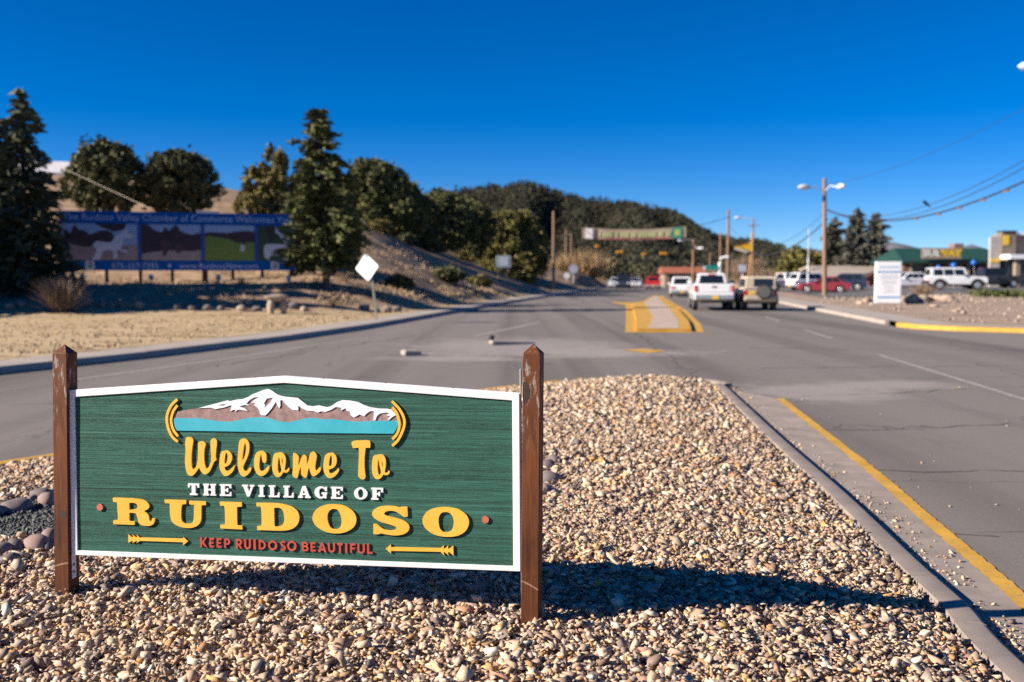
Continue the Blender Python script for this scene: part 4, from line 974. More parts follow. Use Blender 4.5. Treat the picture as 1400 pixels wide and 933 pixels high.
def broad(name, label, loc, lobes, m, seed, group, n=4200, leaf=0.34, trunk_h=1.5, cat_='tree', tr=0.16, trunk=True):
    """lobes: (x, y, z, rx, ry, rz) about the base of the tree"""
    root = thing(name, label, cat_, loc, 0, group)
    rng = np.random.default_rng(seed); rnd = random.Random(seed)
    vol = np.array([l[3] * l[5] for l in lobes]); P = []
    for l, w_ in zip(lobes, vol / vol.sum()):
        k = int(n * w_)
        d = rng.normal(size=(k, 3)); d /= np.linalg.norm(d, axis=1)[:, None]
        # clumpy: pull the points toward a few clump centres on the lobe
        kc = max(8, int(22 * w_ * len(lobes)))
        cc = rng.normal(size=(kc, 3)); cc /= np.linalg.norm(cc, axis=1)[:, None]
        near = cc[np.argmax(d @ cc.T, axis=1)]
        r_ = rng.uniform(.55, 1.0, k) ** .5
        q = d * (1 - .35) + near * .35
        bump_ = 0.80 + 0.28 * (d * near).sum(1) ** 6
        r_ = np.where(rng.random(k) < .10, r_ * rng.uniform(1.0, 1.28, k), r_)
        q = q * (r_ * bump_)[:, None]
        P.append(q * np.array(l[3:6]) + np.array(l[0:3]))
    P = np.concatenate(P)
    V, T = leaf_soup(P, leaf, rng, 0.15, 2)
    link_mesh('crown', tri_mesh('crown', V, T, m), root)
    if trunk:
        mb = MB(); top = lobes[0]
        mb.tube([(0, 0, -0.5), (rnd.uniform(-.1, .1), 0, trunk_h * .6), (top[0] * .4, top[1] * .4, max(trunk_h, top[2] * .8))], [tr, tr * .8, tr * .45], 8)
        for l in lobes: mb.tube([(0, 0, trunk_h * .6), (l[0] * .55, l[1] * .55, (trunk_h * .6 + l[2]) / 2 + .1), (l[0], l[1], l[2])], [tr * .55, tr * .4, tr * .15], 6)
        mb.build('trunk', MT['bark'], root, smooth=True)
    return root

def bare_bush(name, label, loc, w, h, m, seed, group=None, n=420, cat_='bush'):
    root = thing(name, label, cat_, loc, 0, group)
    rng = np.random.default_rng(seed); V = []
    for k in range(n):
        a_ = rng.uniform(0, 2 * np.pi); b_ = abs(rng.normal(0, .5)); r0 = rng.uniform(0, .25) * w
        p = np.array([math.cos(a_) * r0 * .5, math.sin(a_) * r0 * .5, 0]); d = np.array([math.cos(a_) * math.sin(b_), math.sin(a_) * math.sin(b_), math.cos(b_)])
        L = h * rng.uniform(.55, 1.05) / max(.6, math.cos(min(b_, .9)))
        L = min(L, .62 * w / max(.15, math.sin(b_)) if math.sin(b_) > .15 else L)
        for q in range(4):
            t0 = q / 4; s = p + d * L * t0 + rng.normal(0, .03, 3) * h; e = p + d * L * (t0 + .3) + rng.normal(0, .07, 3) * h
            x_ = np.cross(e - s, rng.normal(size=3)); x_ = x_ / (np.linalg.norm(x_) + 1e-9) * .016 * h * (1.2 - t0)
            V += [s - x_, s + x_, e]
    V = np.array(V)
    V[:, 2] = np.maximum(V[:, 2], -.05)
    link_mesh('branches', tri_mesh('branches', V, np.arange(len(V)).reshape(-1, 3), m), root)
    return root

def on_hill(px, py, Y):
    p = spot(px, py, Y); return Vector((p.x, p.y, hz(p.x, p.y)))

# the two dark spruces at the left edge
p = on_hill(36, 385, 45)
conifer('spruce_tree', 'dark spruce at the left edge whose pointed top stands clear beside the billboard', (p.x, p.y, p.z - .1), spot(38, 122, 45).z - p.z, 2.7, MT['spruce'], 21, 'dark spruces at the left edge', 0.03, 44, 12, 11, .34, .8, .3)
p = on_hill(-26, 385, 46)
conifer('spruce_tree', 'taller dark spruce cut off by the left picture edge', (p.x, p.y, p.z - .1), spot(-20, 70, 46).z - p.z, 2.9, MT['spruce'], 22, 'dark spruces at the left edge', 0.03, 46, 12, 11, .36, .8, .3)
for x_, y_, h_, lab in ((-28.5, 38.5, 11.5, 'spruce outside the frame whose shade falls over the lawn edge'), (-34.5, 36.0, 12.5, 'second spruce outside the frame on the left'), (-31.0, 43.5, 12.0, 'spruce behind the cut off one at the left edge'), (-25.8, 38.6, 8.5, 'shorter spruce outside the frame in front of the others'), (-27.0, 41.3, 10.0, 'middle spruce outside the frame beside the bank')):
    conifer('spruce_tree', lab, (x_, y_, hz(x_, y_) - .1), h_, 3.3, MT['spruce'], int(-x_ * 7), 'dark spruces at the left edge', 0.03, 34, 9, 9, .5, .8, .3)
# the fir that overlaps the billboard
p = on_hill(446, 388, 48.5)
conifer('fir_tree', 'tall green fir growing in front of the right end of the billboard', p, spot(430, 149, 48.5).z - p.z, 2.0, MT['fir'], 23, None, 0.14, 46, 17, 19, .23, .46, .42, -0.35)

def lobe_tree(name, label, cx, top, bottom, halfw, Y, spec, m, seed, group=None, n=4200, leaf=.34, trunk_h=1.2, sink=0.0):
    """spec: lobes in units of (half width, height): (x, z, rx, rz)"""
    p = on_hill(cx, bottom, Y); w = halfw * Y / FPX; z1 = spot(cx, top, Y).z; z0 = min(p.z, spot(cx, bottom, Y).z) - sink
    H = z1 - z0; rnd = random.Random(seed)
    lobes = [(x * w, rnd.uniform(-.25, .25) * w, z * H, rx * w, rx * w * .95, rz * H) for x, z, rx, rz in spec]
    return broad(name, label, (p.x, p.y, z0), lobes, m, seed, group, n, leaf, trunk_h)
ROUND = [(0, .62, .72, .36), (-.5, .48, .5, .28), (.5, .5, .52, .3), (-.1, .8, .5, .2), (.35, .74, .42, .2), (-.45, .7, .4, .2), (0, .3, .6, .25)]
gt = 'round evergreen trees on the hillside'
lobe_tree('pinyon_tree', 'dark round pinyon pine behind the left part of the billboard', 150, 192, 300, 56, 66, ROUND, MT['pinyon'], 31, gt, 6800, .26)
lobe_tree('pinyon_tree', 'dark round pinyon pine behind the middle of the billboard, lower of the pair', 246, 204, 296, 56, 67, ROUND, MT['pinyon'], 32, gt, 6800, .26)
lobe_tree('juniper_tree', 'yellowish juniper rising behind the tall fir', 368, 198, 300, 48, 57, [(.1, .8, .42, .2), (-.3, .66, .42, .2), (.2, .6, .6, .26), (-.35, .42, .62, .26), (.35, .36, .7, .3), (0, .2, .9, .22)], MT['juniper'], 33, gt, 8000, .23)
lobe_tree('juniper_tree', 'low yellow green juniper filling the gap under the fir, right of the billboard end', 452, 268, 350, 44, 55, ROUND, MT['juniper'], 34, gt, 4000, .22)
lobe_tree('oak_tree', 'large rounded evergreen oak right of the tall fir', 512, 216, 322, 52, 82, [(-.1, .7, .7, .3), (.35, .56, .62, .34), (-.5, .5, .5, .3), (.1, .36, .85, .3), (.6, .36, .5, .3), (0, .84, .45, .17)], MT['oak'], 35, gt, 9500, .28)
lobe_tree('oak_tree', 'dark evergreen oak halfway down the ridge', 566, 262, 342, 42, 92, ROUND, MT['oak'], 36, gt, 6500, .3)
lobe_tree('oak_tree', 'bushy evergreen oak on the ridge in front of the wooded hill', 606, 258, 352, 48, 99, ROUND, MT['oak'], 37, gt, 7000, .3)
lobe_tree('oak_tree', 'wide golden topped oak standing lowest on the ridge', 697, 284, 392, 54, 114, [(0, .68, .72, .3), (-.5, .55, .5, .3), (.52, .6, .46, .26), (-.25, .82, .4, .17), (.2, .85, .4, .15), (0, .35, .9, .32), (.45, .3, .5, .3)], MT['oak_gold'], 38, gt, 9000, .36)
lobe_tree('oak_tree', 'small olive tree peeping between the two ridge oaks', 650, 292, 350, 26, 118, ROUND, MT['oak_gold'], 39, gt, 2200, .4)
lobe_tree('oak_tree', 'dark evergreen oak filling the gap between the tall fir and the large rounded oak', 478, 240, 326, 32, 88, ROUND, MT['oak'], 131, gt, 5000, .28)
lobe_tree('oak_tree', 'evergreen oak crowded against the right flank of the large rounded oak', 546, 240, 338, 42, 88, ROUND, MT['oak'], 132, gt, 5000, .3)
lobe_tree('oak_tree', 'evergreen oak behind the bushy ridge oak, touching the golden topped one', 640, 272, 356, 40, 106, ROUND, MT['oak'], 133, gt, 4500, .33)
for i, (px, py, Y, w, h, lab) in enumerate([(520, 325, 76, 1.6, 1.0, 'dark low shrub right under the large rounded oak'), (556, 350, 80, 1.5, .9, 'low shrub on the bank below the dark oak'), (590, 352, 90, 1.9, 1.2, 'pale olive shrub on the bank edge under the bushy oak'), (636, 362, 98, 2.0, 1.3, 'shrub on the bank just left of the golden topped oak'),
                                     (545, 392, 56, 1.3, .8, 'dark scrub bush in the shaded foot of the bank'), (612, 396, 66, 1.8, 1.0, 'largest scrub bush at the shaded foot of the bank'), (655, 398, 76, 1.6, .9, 'scrub bush at the bank foot nearest the road')]):
    p = on_hill(px, py, Y)
    broad('shrub', lab, p, [(0, 0, h * .45, w * .5, w * .5, h * .5), (w * .3, 0, h * .35, w * .35, w * .35, h * .4), (-w * .3, .1, h * .35, w * .35, w * .35, h * .4)], MT['pinyon'] if i % 3 else MT['juniper'], 60 + i, 'scrub bushes on the bank', 500, .24, .3, 'shrub', .05)
p = on_hill(84, 432, 39.5)
bare_bush('bare_bush', 'leafless round brown bush on the lawn edge left of the billboard', p, 1.75, 1.32, MT['twig'], 71, None, 900)
for i, (px, Y, w, h) in enumerate([(-12, 41, 1.2, .6), (112, 47.5, .8, .4), (330, 48, .9, .5), (470, 52, .9, .5), (455, 44.5, .7, .35)]):
    p = on_hill(px, 400, Y)
    bare_bush('dry_weed', ['dry weed clump at the far left lawn edge', 'dry weed clump left under the billboard', 'dry weed clump under the right half of the billboard', 'dry weed clump at the foot of the bank right of the fir', 'small dry weed by the stone seat'][i], p, w, h, MT['twig'], 75 + i, 'dry weed clumps', 160, 'weed')
# dry grass on the lawn and the bank
n = 26000
gy = RNG.uniform(19, 78, n); gk = np.interp(gy, [q[1] for q in LK], [q[0] for q in LK]); gd = 1.6 + RNG.exponential(9, n); gx = gk - gd
k = (np.abs(gx) < .62 * gy + 3); gx, gy = gx[k], gy[k]; gz = hill_z(gx, gy)
n = len(gx); tall = np.where(gz > .5, .16, .045) * RNG.uniform(.5, 1.5, n); w_ = np.where(gz > .5, .035, .03)
cl = np.sin(gx * 1.3 + gy * .4) * np.sin(gy * .9 - gx * .5) + RNG.normal(0, .4, n)
k = ((gz < .5) & (RNG.random(n) < .2)) | ((gz > .5) & (cl > .35) & (RNG.random(n) < .6)); gx, gy, gz, tall, w_ = gx[k], gy[k], gz[k], tall[k], w_[k]; n = len(gx)
V = []
for q in range(3):
    a_ = RNG.uniform(0, 2 * np.pi, n); le = RNG.normal(0, .5, (n, 2)) * tall[:, None]; ox = RNG.normal(0, .05, (n, 2))
    b0 = np.stack([gx + ox[:, 0] - np.cos(a_) * w_, gy + ox[:, 1] - np.sin(a_) * w_, gz - .02], 1); b1 = np.stack([gx + ox[:, 0] + np.cos(a_) * w_, gy + ox[:, 1] + np.sin(a_) * w_, gz - .02], 1)
    V.append(np.stack([b0, b1, np.stack([gx + ox[:, 0] + le[:, 0], gy + ox[:, 1] + le[:, 1], gz + tall], 1)], 1))
V = np.concatenate(V).reshape(-1, 3)
MT['dry_grass'] = island_mat('dry_grass', [(0.42, 0.30, 0.18), (0.34, 0.235, 0.14), (0.48, 0.36, 0.22), (0.38, 0.27, 0.16)], 0.95)
link_mesh('dry_grass', tri_mesh('dry_grass', V, np.arange(len(V)).reshape(-1, 3), MT['dry_grass']), label='short winter-dry grass on the lawn and bank left of the road', cat='grass', kind='stuff')

# stones edging the lawn, stone seat
rocks = [(120, 428, 41.2, .5), (140, 430, 41, .42), (165, 429, 41.2, .38), (190, 430, 41, .5), (214, 429, 41.2, .36), (243, 430, 41, .46), (262, 430, 41, .36), (285, 430, 41, .44), (303, 429, 41.2, .34), (330, 430, 41, .48), (352, 429, 41.2, .4), (402, 424, 42.5, .55), (416, 425, 42, .4), (498, 426, 44.6, .5), (515, 427, 44.3, .38), (530, 425, 45, .5), (543, 423, 45.6, .46), (101, 397, 47.5, .5), (14, 430, 40, .42), (30, 428, 40.4, .5)]
names = ['leftmost in the row under the bush', 'second right of the bare bush', 'third right of the bare bush', 'fourth right of the bare bush', 'fifth right of the bare bush', 'sixth right of the bare bush', 'seventh right of the bare bush', 'eighth right of the bare bush', 'ninth right of the bare bush', 'second before the stone seat', 'next before the stone seat', 'just behind the stone seat', 'first right of the stone seat', 'left of the diamond sign post', 'right behind the diamond sign post', 'second right of the diamond sign post', 'third right of the diamond sign post', 'alone below the left end of the billboard', 'left of the bare bush near the picture edge', 'close beside the bare bush on its left']
for i, ((px, py, Y, s), nm) in enumerate(zip(rocks, names)):
    p = on_hill(px, py, Y)
    boulder('boulder', 'rough lawn-edge boulder, ' + nm, 'rock', (p.x, p.y, p.z + s * .2), (s, s * .8, s * .72), MT['rock' if i % 3 == 0 else 'grey_rock'], 90 + i, i, 'boulders edging the lawn', 2, .22)
p = on_hill(380, 432, 40.6)
seat = thing('stone_seat', 'rough stone bench of two upright stones and a capstone on the lawn edge', 'bench', p, 0.3)
seat.scale = (1.12, 1.12, 1.12)
for x_, s in ((-.25, 3), (.2, 5)):
    boulder('upright_stone', None, None, (x_, 0, .26), (.27, .34, .66), MT['rock'], s, 0.2, None, 3, .1, seat)
boulder('capstone', None, None, (-.02, 0, .60), (.84, .50, .25), MT['rock'], 8, 0, None, 3, .12, seat)

# ---------------------------------------------------------------- the billboard
def text_mesh(txt, size, name, m, parent, loc, rot=(PI / 2, 0, 0), ext=0.004, align='CENTER', sx=1.0, spacing=1.0, bold=0.0):
    cu = bpy.data.curves.new(name, 'FONT'); cu.body = txt; cu.size = size; cu.extrude = ext; cu.align_x = align; cu.space_character = spacing; cu.offset = bold
    cu.resolution_u = 2
    ob = bpy.data.objects.new('tmp', cu); C.objects.link(ob)
    dg = bpy.context.evaluated_depsgraph_get(); me = bpy.data.meshes.new_from_object(ob.evaluated_get(dg))
    bpy.data.objects.remove(ob); bpy.data.curves.remove(cu)
    co = np.array([v.co[:] for v in me.vertices]); fc = [tuple(p.vertices) for p in me.polygons]
    bpy.data.meshes.remove(me)
    par = list(range(len(co)))
    def find(i):
        while par[i] != i: par[i] = par[par[i]]; i = par[i]
        return i
    for f in fc:
        for q in f[1:]: par[find(q)] = find(f[0])
    isl = {}
    for i in range(len(co)): isl.setdefault(find(i), []).append(i)
    runs = []                                   # pieces that share a column are one letter (the dot of an i)
    for k_, ids in sorted(isl.items(), key=lambda kv: co[kv[1]][:, 0].min()):
        lo, hi = co[ids][:, 0].min(), co[ids][:, 0].max()
        if runs and lo < runs[-1][1] - .5 * min(hi - lo, runs[-1][1] - runs[-1][0]): runs[-1] = (runs[-1][0], max(hi, runs[-1][1]), runs[-1][2] + ids)
        else: runs.append((lo, hi, ids))
    M_ = Matrix.Translation(loc) @ Matrix.Rotation(rot[0], 4, 'X')
    for lo, hi, ids in runs:
        st = set(ids); mp = {i: j for j, i in enumerate(ids)}
        mb = MB().add([M_ @ Vector((co[i][0] * sx, co[i][1], co[i][2])) for i in ids], [tuple(mp[q] for q in f) for f in fc if f[0] in st])
        mb.build('letter', m, parent)

MT['bb_blue'] = mat('billboard_blue', (0.004, 0.115, 0.42), (0.003, 0.10, 0.37), 1.5, 0.7, spec=.08)
MT['bb_frame'] = mat('billboard_frame_blue', (0.014, 0.07, 0.34), None, 2, 0.5)
MT['bb_letter'] = mat('billboard_lettering', (0.46, 0.58, 0.80), (0.40, 0.52, 0.74), 3, 0.6)
MT['dark_steel'] = mat('dark_post', (0.05, 0.045, 0.04), (0.03, 0.028, 0.025), 6, 0.7)
flat = lambda n_, c: MT.setdefault(n_, mat(n_, c, tuple(x * .85 for x in c), 2.0, 0.65, spec=.15))
pA = spot(84, 370, 51.0); pB = spot(406, 370, 54.6)
bw = (Vector((pB.x, pB.y)) - Vector((pA.x, pA.y))).length; ba = math.atan2(pB.y - pA.y, pB.x - pA.x)
bh = spot(84, 288, 51.0).z - pA.z
bb = thing('billboard', 'long blue billboard with four photo panels on dark posts below the hillside', 'billboard', (pA.x, pA.y, hz(pA.x, pA.y)), ba)
zb = pA.z - bb.location.z
bx = lambda f: f * bw
MB().box((bw / 2, 0.08, zb + bh / 2), (bw, 0.10, bh - .02)).build('backing', MT['bb_frame'], bb)
hdr = MB().box((bw * .48, 0.0, zb + bh - .31), (bw * .965, .06, .62)).build('header_board', MT['bb_blue'], bb)
ftr = MB().box((bw / 2, 0.0, zb + .26), (bw, .06, .52)).build('footer_board', MT['bb_blue'], bb)
text_mesh('The Ruidoso Valley Chamber of Commerce Welcomes You!', .50, 'lettering', MT['bb_letter'], hdr, (bw * .50, -.036, zb + bh - .46), sx=.935)
text_mesh('575-257-7395', .40, 'lettering', MT['bb_letter'], ftr, (bw * .30, -.036, zb + .12), sx=1.02)
text_mesh('www.RuidosoNow.com', .40, 'lettering', MT['bb_letter'], ftr, (bw * .655, -.036, zb + .12), sx=1.05)
MB().prism([ell(bw * .443, zb + .26, .09, .09, n=14)], f_at(-.045), f_at(-.02)).build('bullet', MT['bb_letter'], ftr)
for f in (.115, .90):
    lg = MB().box((bw * f, -.035, zb + .27), (.42, .02, .44)).build('logo_plate', flat('logo_white', (.62, .68, .74)), ftr)
    MB().prism([[(bw * f - .14, zb + .14), (bw * f + .14, zb + .14), (bw * f + .14, zb + .26), (bw * f + .05, zb + .30), (bw * f - .14, zb + .24)]], f_at(-.052), f_at(-.04)).build('logo_green', flat('logo_teal', (.03, .30, .28)), ftr)
    MB().prism([[(bw * f - .14, zb + .30), (bw * f - .02, zb + .44), (bw * f + .14, zb + .36), (bw * f + .14, zb + .32), (bw * f, zb + .36)]], f_at(-.052), f_at(-.04)).build('logo_blue', flat('logo_navy', (.03, .08, .22)), ftr)
zp0, zp1 = zb + .53, zb + bh - .63; ph = zp1 - zp0
def panel(f0, f1, back, shapes, stick=0.0):
    x0, x1 = bw * f0, bw * f1; w = x1 - x0
    pn = MB().box(((x0 + x1) / 2, 0.0, (zp0 + zp1) / 2), (w, .05, ph - .01)).build('photo_panel', flat(*back), bb)
    for i, (nm, m_, pl) in enumerate(shapes):
        d = -.027 - .004 * i
        q = cat([(x0 + u * w, zp0 + v * ph) for u, v in pl] + [(x0 + pl[0][0] * w, zp0 + pl[0][1] * ph)], 2)[:-1] if len(pl) > 5 else [(x0 + u * w, zp0 + v * ph) for u, v in pl]
        q = [(min(max(a_, x0), x1), min(max(c_, zp0 + .006), zp1 - .006)) for a_, c_ in q]
        MB().prism([clean(q)], f_at(d), f_at(-.02)).build(nm, flat(*m_), pn)
SKYB = ('print_sky', (.30, .46, .70)); TREE = ('print_trees', (.06, .05, .06)); SAND = ('print_sand', (.30, .26, .26)); PALE = ('print_pale', (.60, .66, .78)); GRN = ('print_green', (.18, .28, .07)); SND2 = ('print_dust', (.36, .33, .31)); HILLP = ('print_hill', (.06, .05, .065)); DKG = ('print_dark_green', (.045, .10, .06))
horse = [(.40, .02), (.46, .28), (.41, .40), (.46, .52), (.55, .50), (.66, .50), (.70, .66), (.80, .76), (.86, .92), (.88, .74), (.94, .70), (.90, .60), (.82, .62), (.80, .46), (.78, .30), (.90, .24), (.84, .02), (.80, .02), (.84, .2), (.72, .28), (.74, .02), (.68, .02), (.67, .26), (.55, .26), (.50, .02)]
panel(.0, .312, SKYB, [('print_ground', SAND, [(0, 0), (1, 0), (1, .42), (0, .42)]), ('print_trees', TREE, [(0, .40), (.1, .45), (.3, .36), (.48, .42), (.66, .50), (.68, .74), (.55, .82), (.44, .74), (.38, .70), (.32, .8), (.24, .82), (.18, .96), (.12, .72), (0, .66)]), ('print_trees', TREE, [(.45, 1), (.86, 1), (.82, .84), (.7, .78), (.55, .88)]), ('print_horse', PALE, horse), ('print_dust', SND2, [(.66, 0), (1, 0), (1, .42), (.88, .40), (.85, .2)])])
panel(.328, .578, SKYB, [('print_ground', SND2, [(0, 0), (1, 0), (1, .30), (0, .24)]), ('print_trees', TREE, [(0, .18), (.3, .26), (.6, .28), (1, .30), (1, .76), (.85, .72), (.66, .82), (.6, .98), (.52, .92), (.46, .82), (.40, .94), (.34, .78), (.2, .86), (.12, .98), (0, 1)]), ('print_rider', ('print_rider', (.10, .06, .09)), [(.34, .12), (.42, .16), (.44, .34), (.50, .44), (.42, .56), (.36, .58), (.30, .44), (.36, .36)]), ('print_rider', ('print_rider', (.10, .06, .09)), [(.58, .22), (.66, .22), (.68, .44), (.62, .50), (.56, .42)])])
panel(.594, .812, SKYB, [('print_trees', HILLP, [(0, .5), (1, .5), (1, .82), (.7, .84), (.45, .78), (.2, .8), (0, .76)]), ('print_green', GRN, [(0, 0), (1, 0), (1, .52), (.7, .50), (.45, .62), (.2, .66), (0, .66)]), ('print_trees', TREE, [(.58, .52), (.64, .56), (.66, .74), (.62, .78), (.58, .70)]), ('print_trees', TREE, [(.74, .46), (.82, .48), (.82, .70), (.76, .72)]), ('print_golfer', PALE, [(.70, .28), (.78, .26), (.80, .40), (.76, .48), (.72, .42)])])
elk = [(.15, .12), (.15, .40), (.24, .48), (.5, .48), (.66, .50), (.62, .60), (.56, .74), (.46, .82), (.48, .98), (.52, .86), (.62, .76), (.72, .76), (.84, .68), (.82, .62), (.74, .62), (.76, .48), (.82, .3), (.78, .04), (.72, .04), (.70, .16), (.3, .14), (.28, .02)]
panel(.828, .998, DKG, [('print_trees', TREE, [(.18, 1), (.42, 1), (.42, .55), (.3, .55)]), ('print_elk', PALE, elk)])
for f in (.312, .578, .812): MB().box((bw * (f + .008), -.012, (zp0 + zp1) / 2), (bw * .0155, .085, ph - .004)).build('mullion', MT['bb_frame'], bb)
pxs = [98, 142, 187, 230, 275, 314, 356, 399]
for i, px in enumerate(pxs):
    f = (px - 84) / 322.0; wd = .30 if i in (4, 7) else .17
    gx_, gy_ = pA.x + math.cos(ba) * bw * f, pA.y + math.sin(ba) * bw * f
    zg = hz(gx_, gy_) - bb.location.z - .3
    MB().box((bw * f, .22, (zg + zb + .3) / 2 + .15), (wd, .17, zb + .3 - zg + .3)).build('post', MT['dark_steel'], bb)
MT['white_cap'] = mat('white_board', (.75, .75, .76), None, 3, .6)
MB().box((bw * .61, .02, zb + bh + .045), (1.15, .12, .13)).build('light_fixture', MT['white_cap'], bb)
for i, (px, lab) in enumerate(((113, 'small floodlight under the left end of the billboard'), (207, 'small pale floodlight under the second photo panel'), (299, 'small pale floodlight under the third photo panel'), (395, 'small floodlight under the right end of the billboard'))):
    p = on_hill(px, 388, 48.8)
    fl = thing('floodlight', lab, 'floodlight', p, 0, 'floodlights below the billboard')
    MB().tube([(0, 0, -.1), (0, 0, .22)], .025, 6).build('stake', MT['dark_steel'], fl)
    MB().box((0, 0, .34), (.2, .18, .26), rx=.5, bev=.02).build('housing', MT['galv'], fl)

# diamond warning sign seen from behind
MT['sign_back'] = mat('aluminium_sign_back', (.86, .87, .88), (.80, .81, .82), 4, .45)
MT['green_post'] = mat('green_channel_post', (.25, .27, .22), (.15, .17, .13), 10, .6)
p = spot(511, 434, 37.5); p.z = .15
ds_ = thing('warning_sign', 'diamond road sign seen from behind on a leaning channel post', 'road sign', p, -.15)
top = spot(502, 366, 37.5) - p
MB().box((0, 0, 1.05), (.07, .04, 2.3), ry=-.105).build('post', MT['green_post'], ds_)
dg_ = MB(); e_ = .50
dg_.prism([[(e_ * math.cos(a_) * 1, e_ * math.sin(a_)) for a_ in (k * PI / 2 + s for k in range(4) for s in (-.05, .05))]], lambda q: Vector((q[0], -.035, q[1])), lambda q: Vector((q[0], -.025, q[1])))
o = dg_.build('sign_plate', MT['sign_back'], ds_); o.location = (top.x, 0, top.z); o.rotation_euler = (0, -.105, -.30)
MB().box((top.x, -.045, top.z), (.06, .012, 1.0), ry=-.105).build('channel', MT['galv'], ds_)

# notice board down the road, small roadside signs
MT['wood'] = mat('weathered_wood', (.30, .20, .13), (.18, .12, .075), 8, .9, stretch=(1, 1, .2))
p = on_hill(688, 404, 88); p.z = max(.16, spot(688, 402, 88).z)
nbd = thing('notice_board', 'small pale notice board on two brown posts at the road bend', 'sign', p, .1)
for x_ in (-.42, .42): MB().box((x_, 0, 1.6), (.15, .12, 3.4)).build('post', MT['wood'], nbd)
for z_ in (1.1, 1.75): MB().box((0, .02, z_), (.72, .05, .1)).build('rail', MT['wood'], nbd)
MB().box((0, -.08, 2.85), (1.3, .05, 1.05)).build('panel', flat('notice_panel', (.42, .50, .50)), nbd)
MB().box((.1, -.11, 2.85), (.7, .02, .75)).build('notice', flat('notice_paper', (.62, .66, .72)), nbd)
for i, (px, py, Y, d_, lab) in enumerate(((784, 368, 125, 1.2, 'larger round pale sign disc in front of the golden willow'), (775, 377, 125, .8, 'smaller white sign disc left of the golden willow'))):
    c = spot(px, py, Y); zg = .15
    rs = thing('round_sign', lab, 'road sign', (c.x, c.y, zg), 0, 'small discs by the far kerb')
    MB().tube([(0, 0, 0), (0, 0, c.z - zg)], .05, 6).build('post', MT['galv'], rs)
    MB().prism([[(d_ / 2 * math.cos(k * PI / 4 + PI / 8), c.z - zg + d_ / 2 * math.sin(k * PI / 4 + PI / 8)) for k in range(8)]], f_at(-.09), f_at(-.06)).build('plate', flat('disc_%d' % i, [(.40, .42, .52), (.72, .72, .74)][i]), rs)

# house high on the slope behind the spruces, and the wire running down to the billboard
p = on_hill(82, 250, 90)
hs_ = thing('hillside_house', 'house with a pale snowy roof half hidden behind the dark spruces', 'house', (p.x, p.y, p.z - .3), .2)
p.z = spot(95, 221, 90).z - 4.0; hs_.location.z = p.z; zr = 4.0
MB().box((0, 0, (zr - 1.1) / 2), (7.0, 5, zr - 1.1)).build('wall', mat('house_wall', (.30, .20, .15), None, 2, .9), hs_)
rf = MB(); rf.add([(-4, -3.2, zr - 1.3), (4, -3.2, zr - 1.3), (4, 0, zr), (-4, 0, zr), (4, 3.2, zr - 1.3), (-4, 3.2, zr - 1.3), (-4, -3.2, zr - 1.5), (4, -3.2, zr - 1.5), (4, 0, zr - .2), (-4, 0, zr - .2), (4, 3.2, zr - 1.5), (-4, 3.2, zr - 1.5)], [(0, 1, 2, 3), (3, 2, 4, 5), (6, 9, 8, 7), (9, 11, 10, 8), (0, 6, 7, 1), (5, 4, 10, 11), (1, 7, 8, 2), (2, 8, 10, 4), (0, 3, 9, 6), (3, 5, 11, 9)])
rf.build('roof', mat('pale_roof', (.62, .60, .62), (.5, .48, .5), 3, .8), hs_)
for x_ in (-2, .5, 2.5): MB().box((x_, -2.52, 1.9), (1.0, .06, 1.1)).build('window', flat('dark_glass_far', (.03, .035, .045)), hs_)
def cable(name, label, pts, r, m, group=None, sag=None, n=24):
    if sag is not None:
        a_, b_ = Vector(pts[0]), Vector(pts[-1])
        pts = [a_.lerp(b_, k / n) - Vector((0, 0, sag * 4 * (k / n) * (1 - k / n))) for k in range(n + 1)]
    return MB().tube(pts, r, 6).build(name, m, None, smooth=True, label=label, cat='cable', group=group)
MT['wire'] = mat('black_wire', (.03, .03, .034), None, 5, .6)
MT['pale_wire'] = mat('steel_guy_wire', (.50, .42, .34), None, 5, .5)
a_ = spot(68, 222, 60); b_ = on_hill(214, 290, 56)
cable('guy_wire', 'pale steel wire slanting from the spruces down behind the billboard', [a_, spot(207, 286, 56), b_], .013, MT['pale_wire'])

# ---------------------------------------------------------------- wooded hill and far mountains
def ridge(name, label, prof, Y, depth, m, base=-1.0, nrow=26, jit=0.0, seed=1, kind='structure', pw=1.0):
    rng = np.random.default_rng(seed)
    px = np.linspace(prof[0][0], prof[-1][0], 90); py = np.interp(px, [q[0] for q in prof], [q[1] for q in prof])
    X = (px - 700) / FPX * Y; Z = CAMZ + (HZ - py) / FPX * Y
    vs = []; 
    for r_ in range(nrow):
        f = r_ / (nrow - 1)
        for i in range(len(px)):
            s = (1 - f) ** pw
            y = Y - depth * f; gull = math.sin(i * .55 + f * 3) * math.sin(i * .23 + 1.3) * jit * math.sin(PI * f)
            xx = X[i] * (1 - .25 * f * depth / Y)
            vs.append((xx, y, base + (Z[i] - base) * s + gull + rng.uniform(-.3, .3) * jit * .3 * (0 < f < 1)))
    nn = len(px); V = np.array(vs)
    back = V[:nn].copy(); back[:, 1] += depth; back[:, 2] = base
    V = np.concatenate([back, V])
    idx = np.arange((nrow + 1) * nn).reshape(nrow + 1, nn)
    a, b, c, d = idx[:-1, :-1].ravel(), idx[:-1, 1:].ravel(), idx[1:, 1:].ravel(), idx[1:, :-1].ravel()
    T = np.concatenate([np.stack([a, d, c], 1), np.stack([a, c, b], 1)])
    o = link_mesh(name, tri_mesh(name, V, T, m), None, label, 'hill', None, kind)
    o.data.polygons.foreach_set('use_smooth', [True] * len(o.data.polygons))
    return V, T
MT['forest_floor'] = mat('wooded_slope', (.10, .078, .055), (.055, .045, .032), .06, .95)
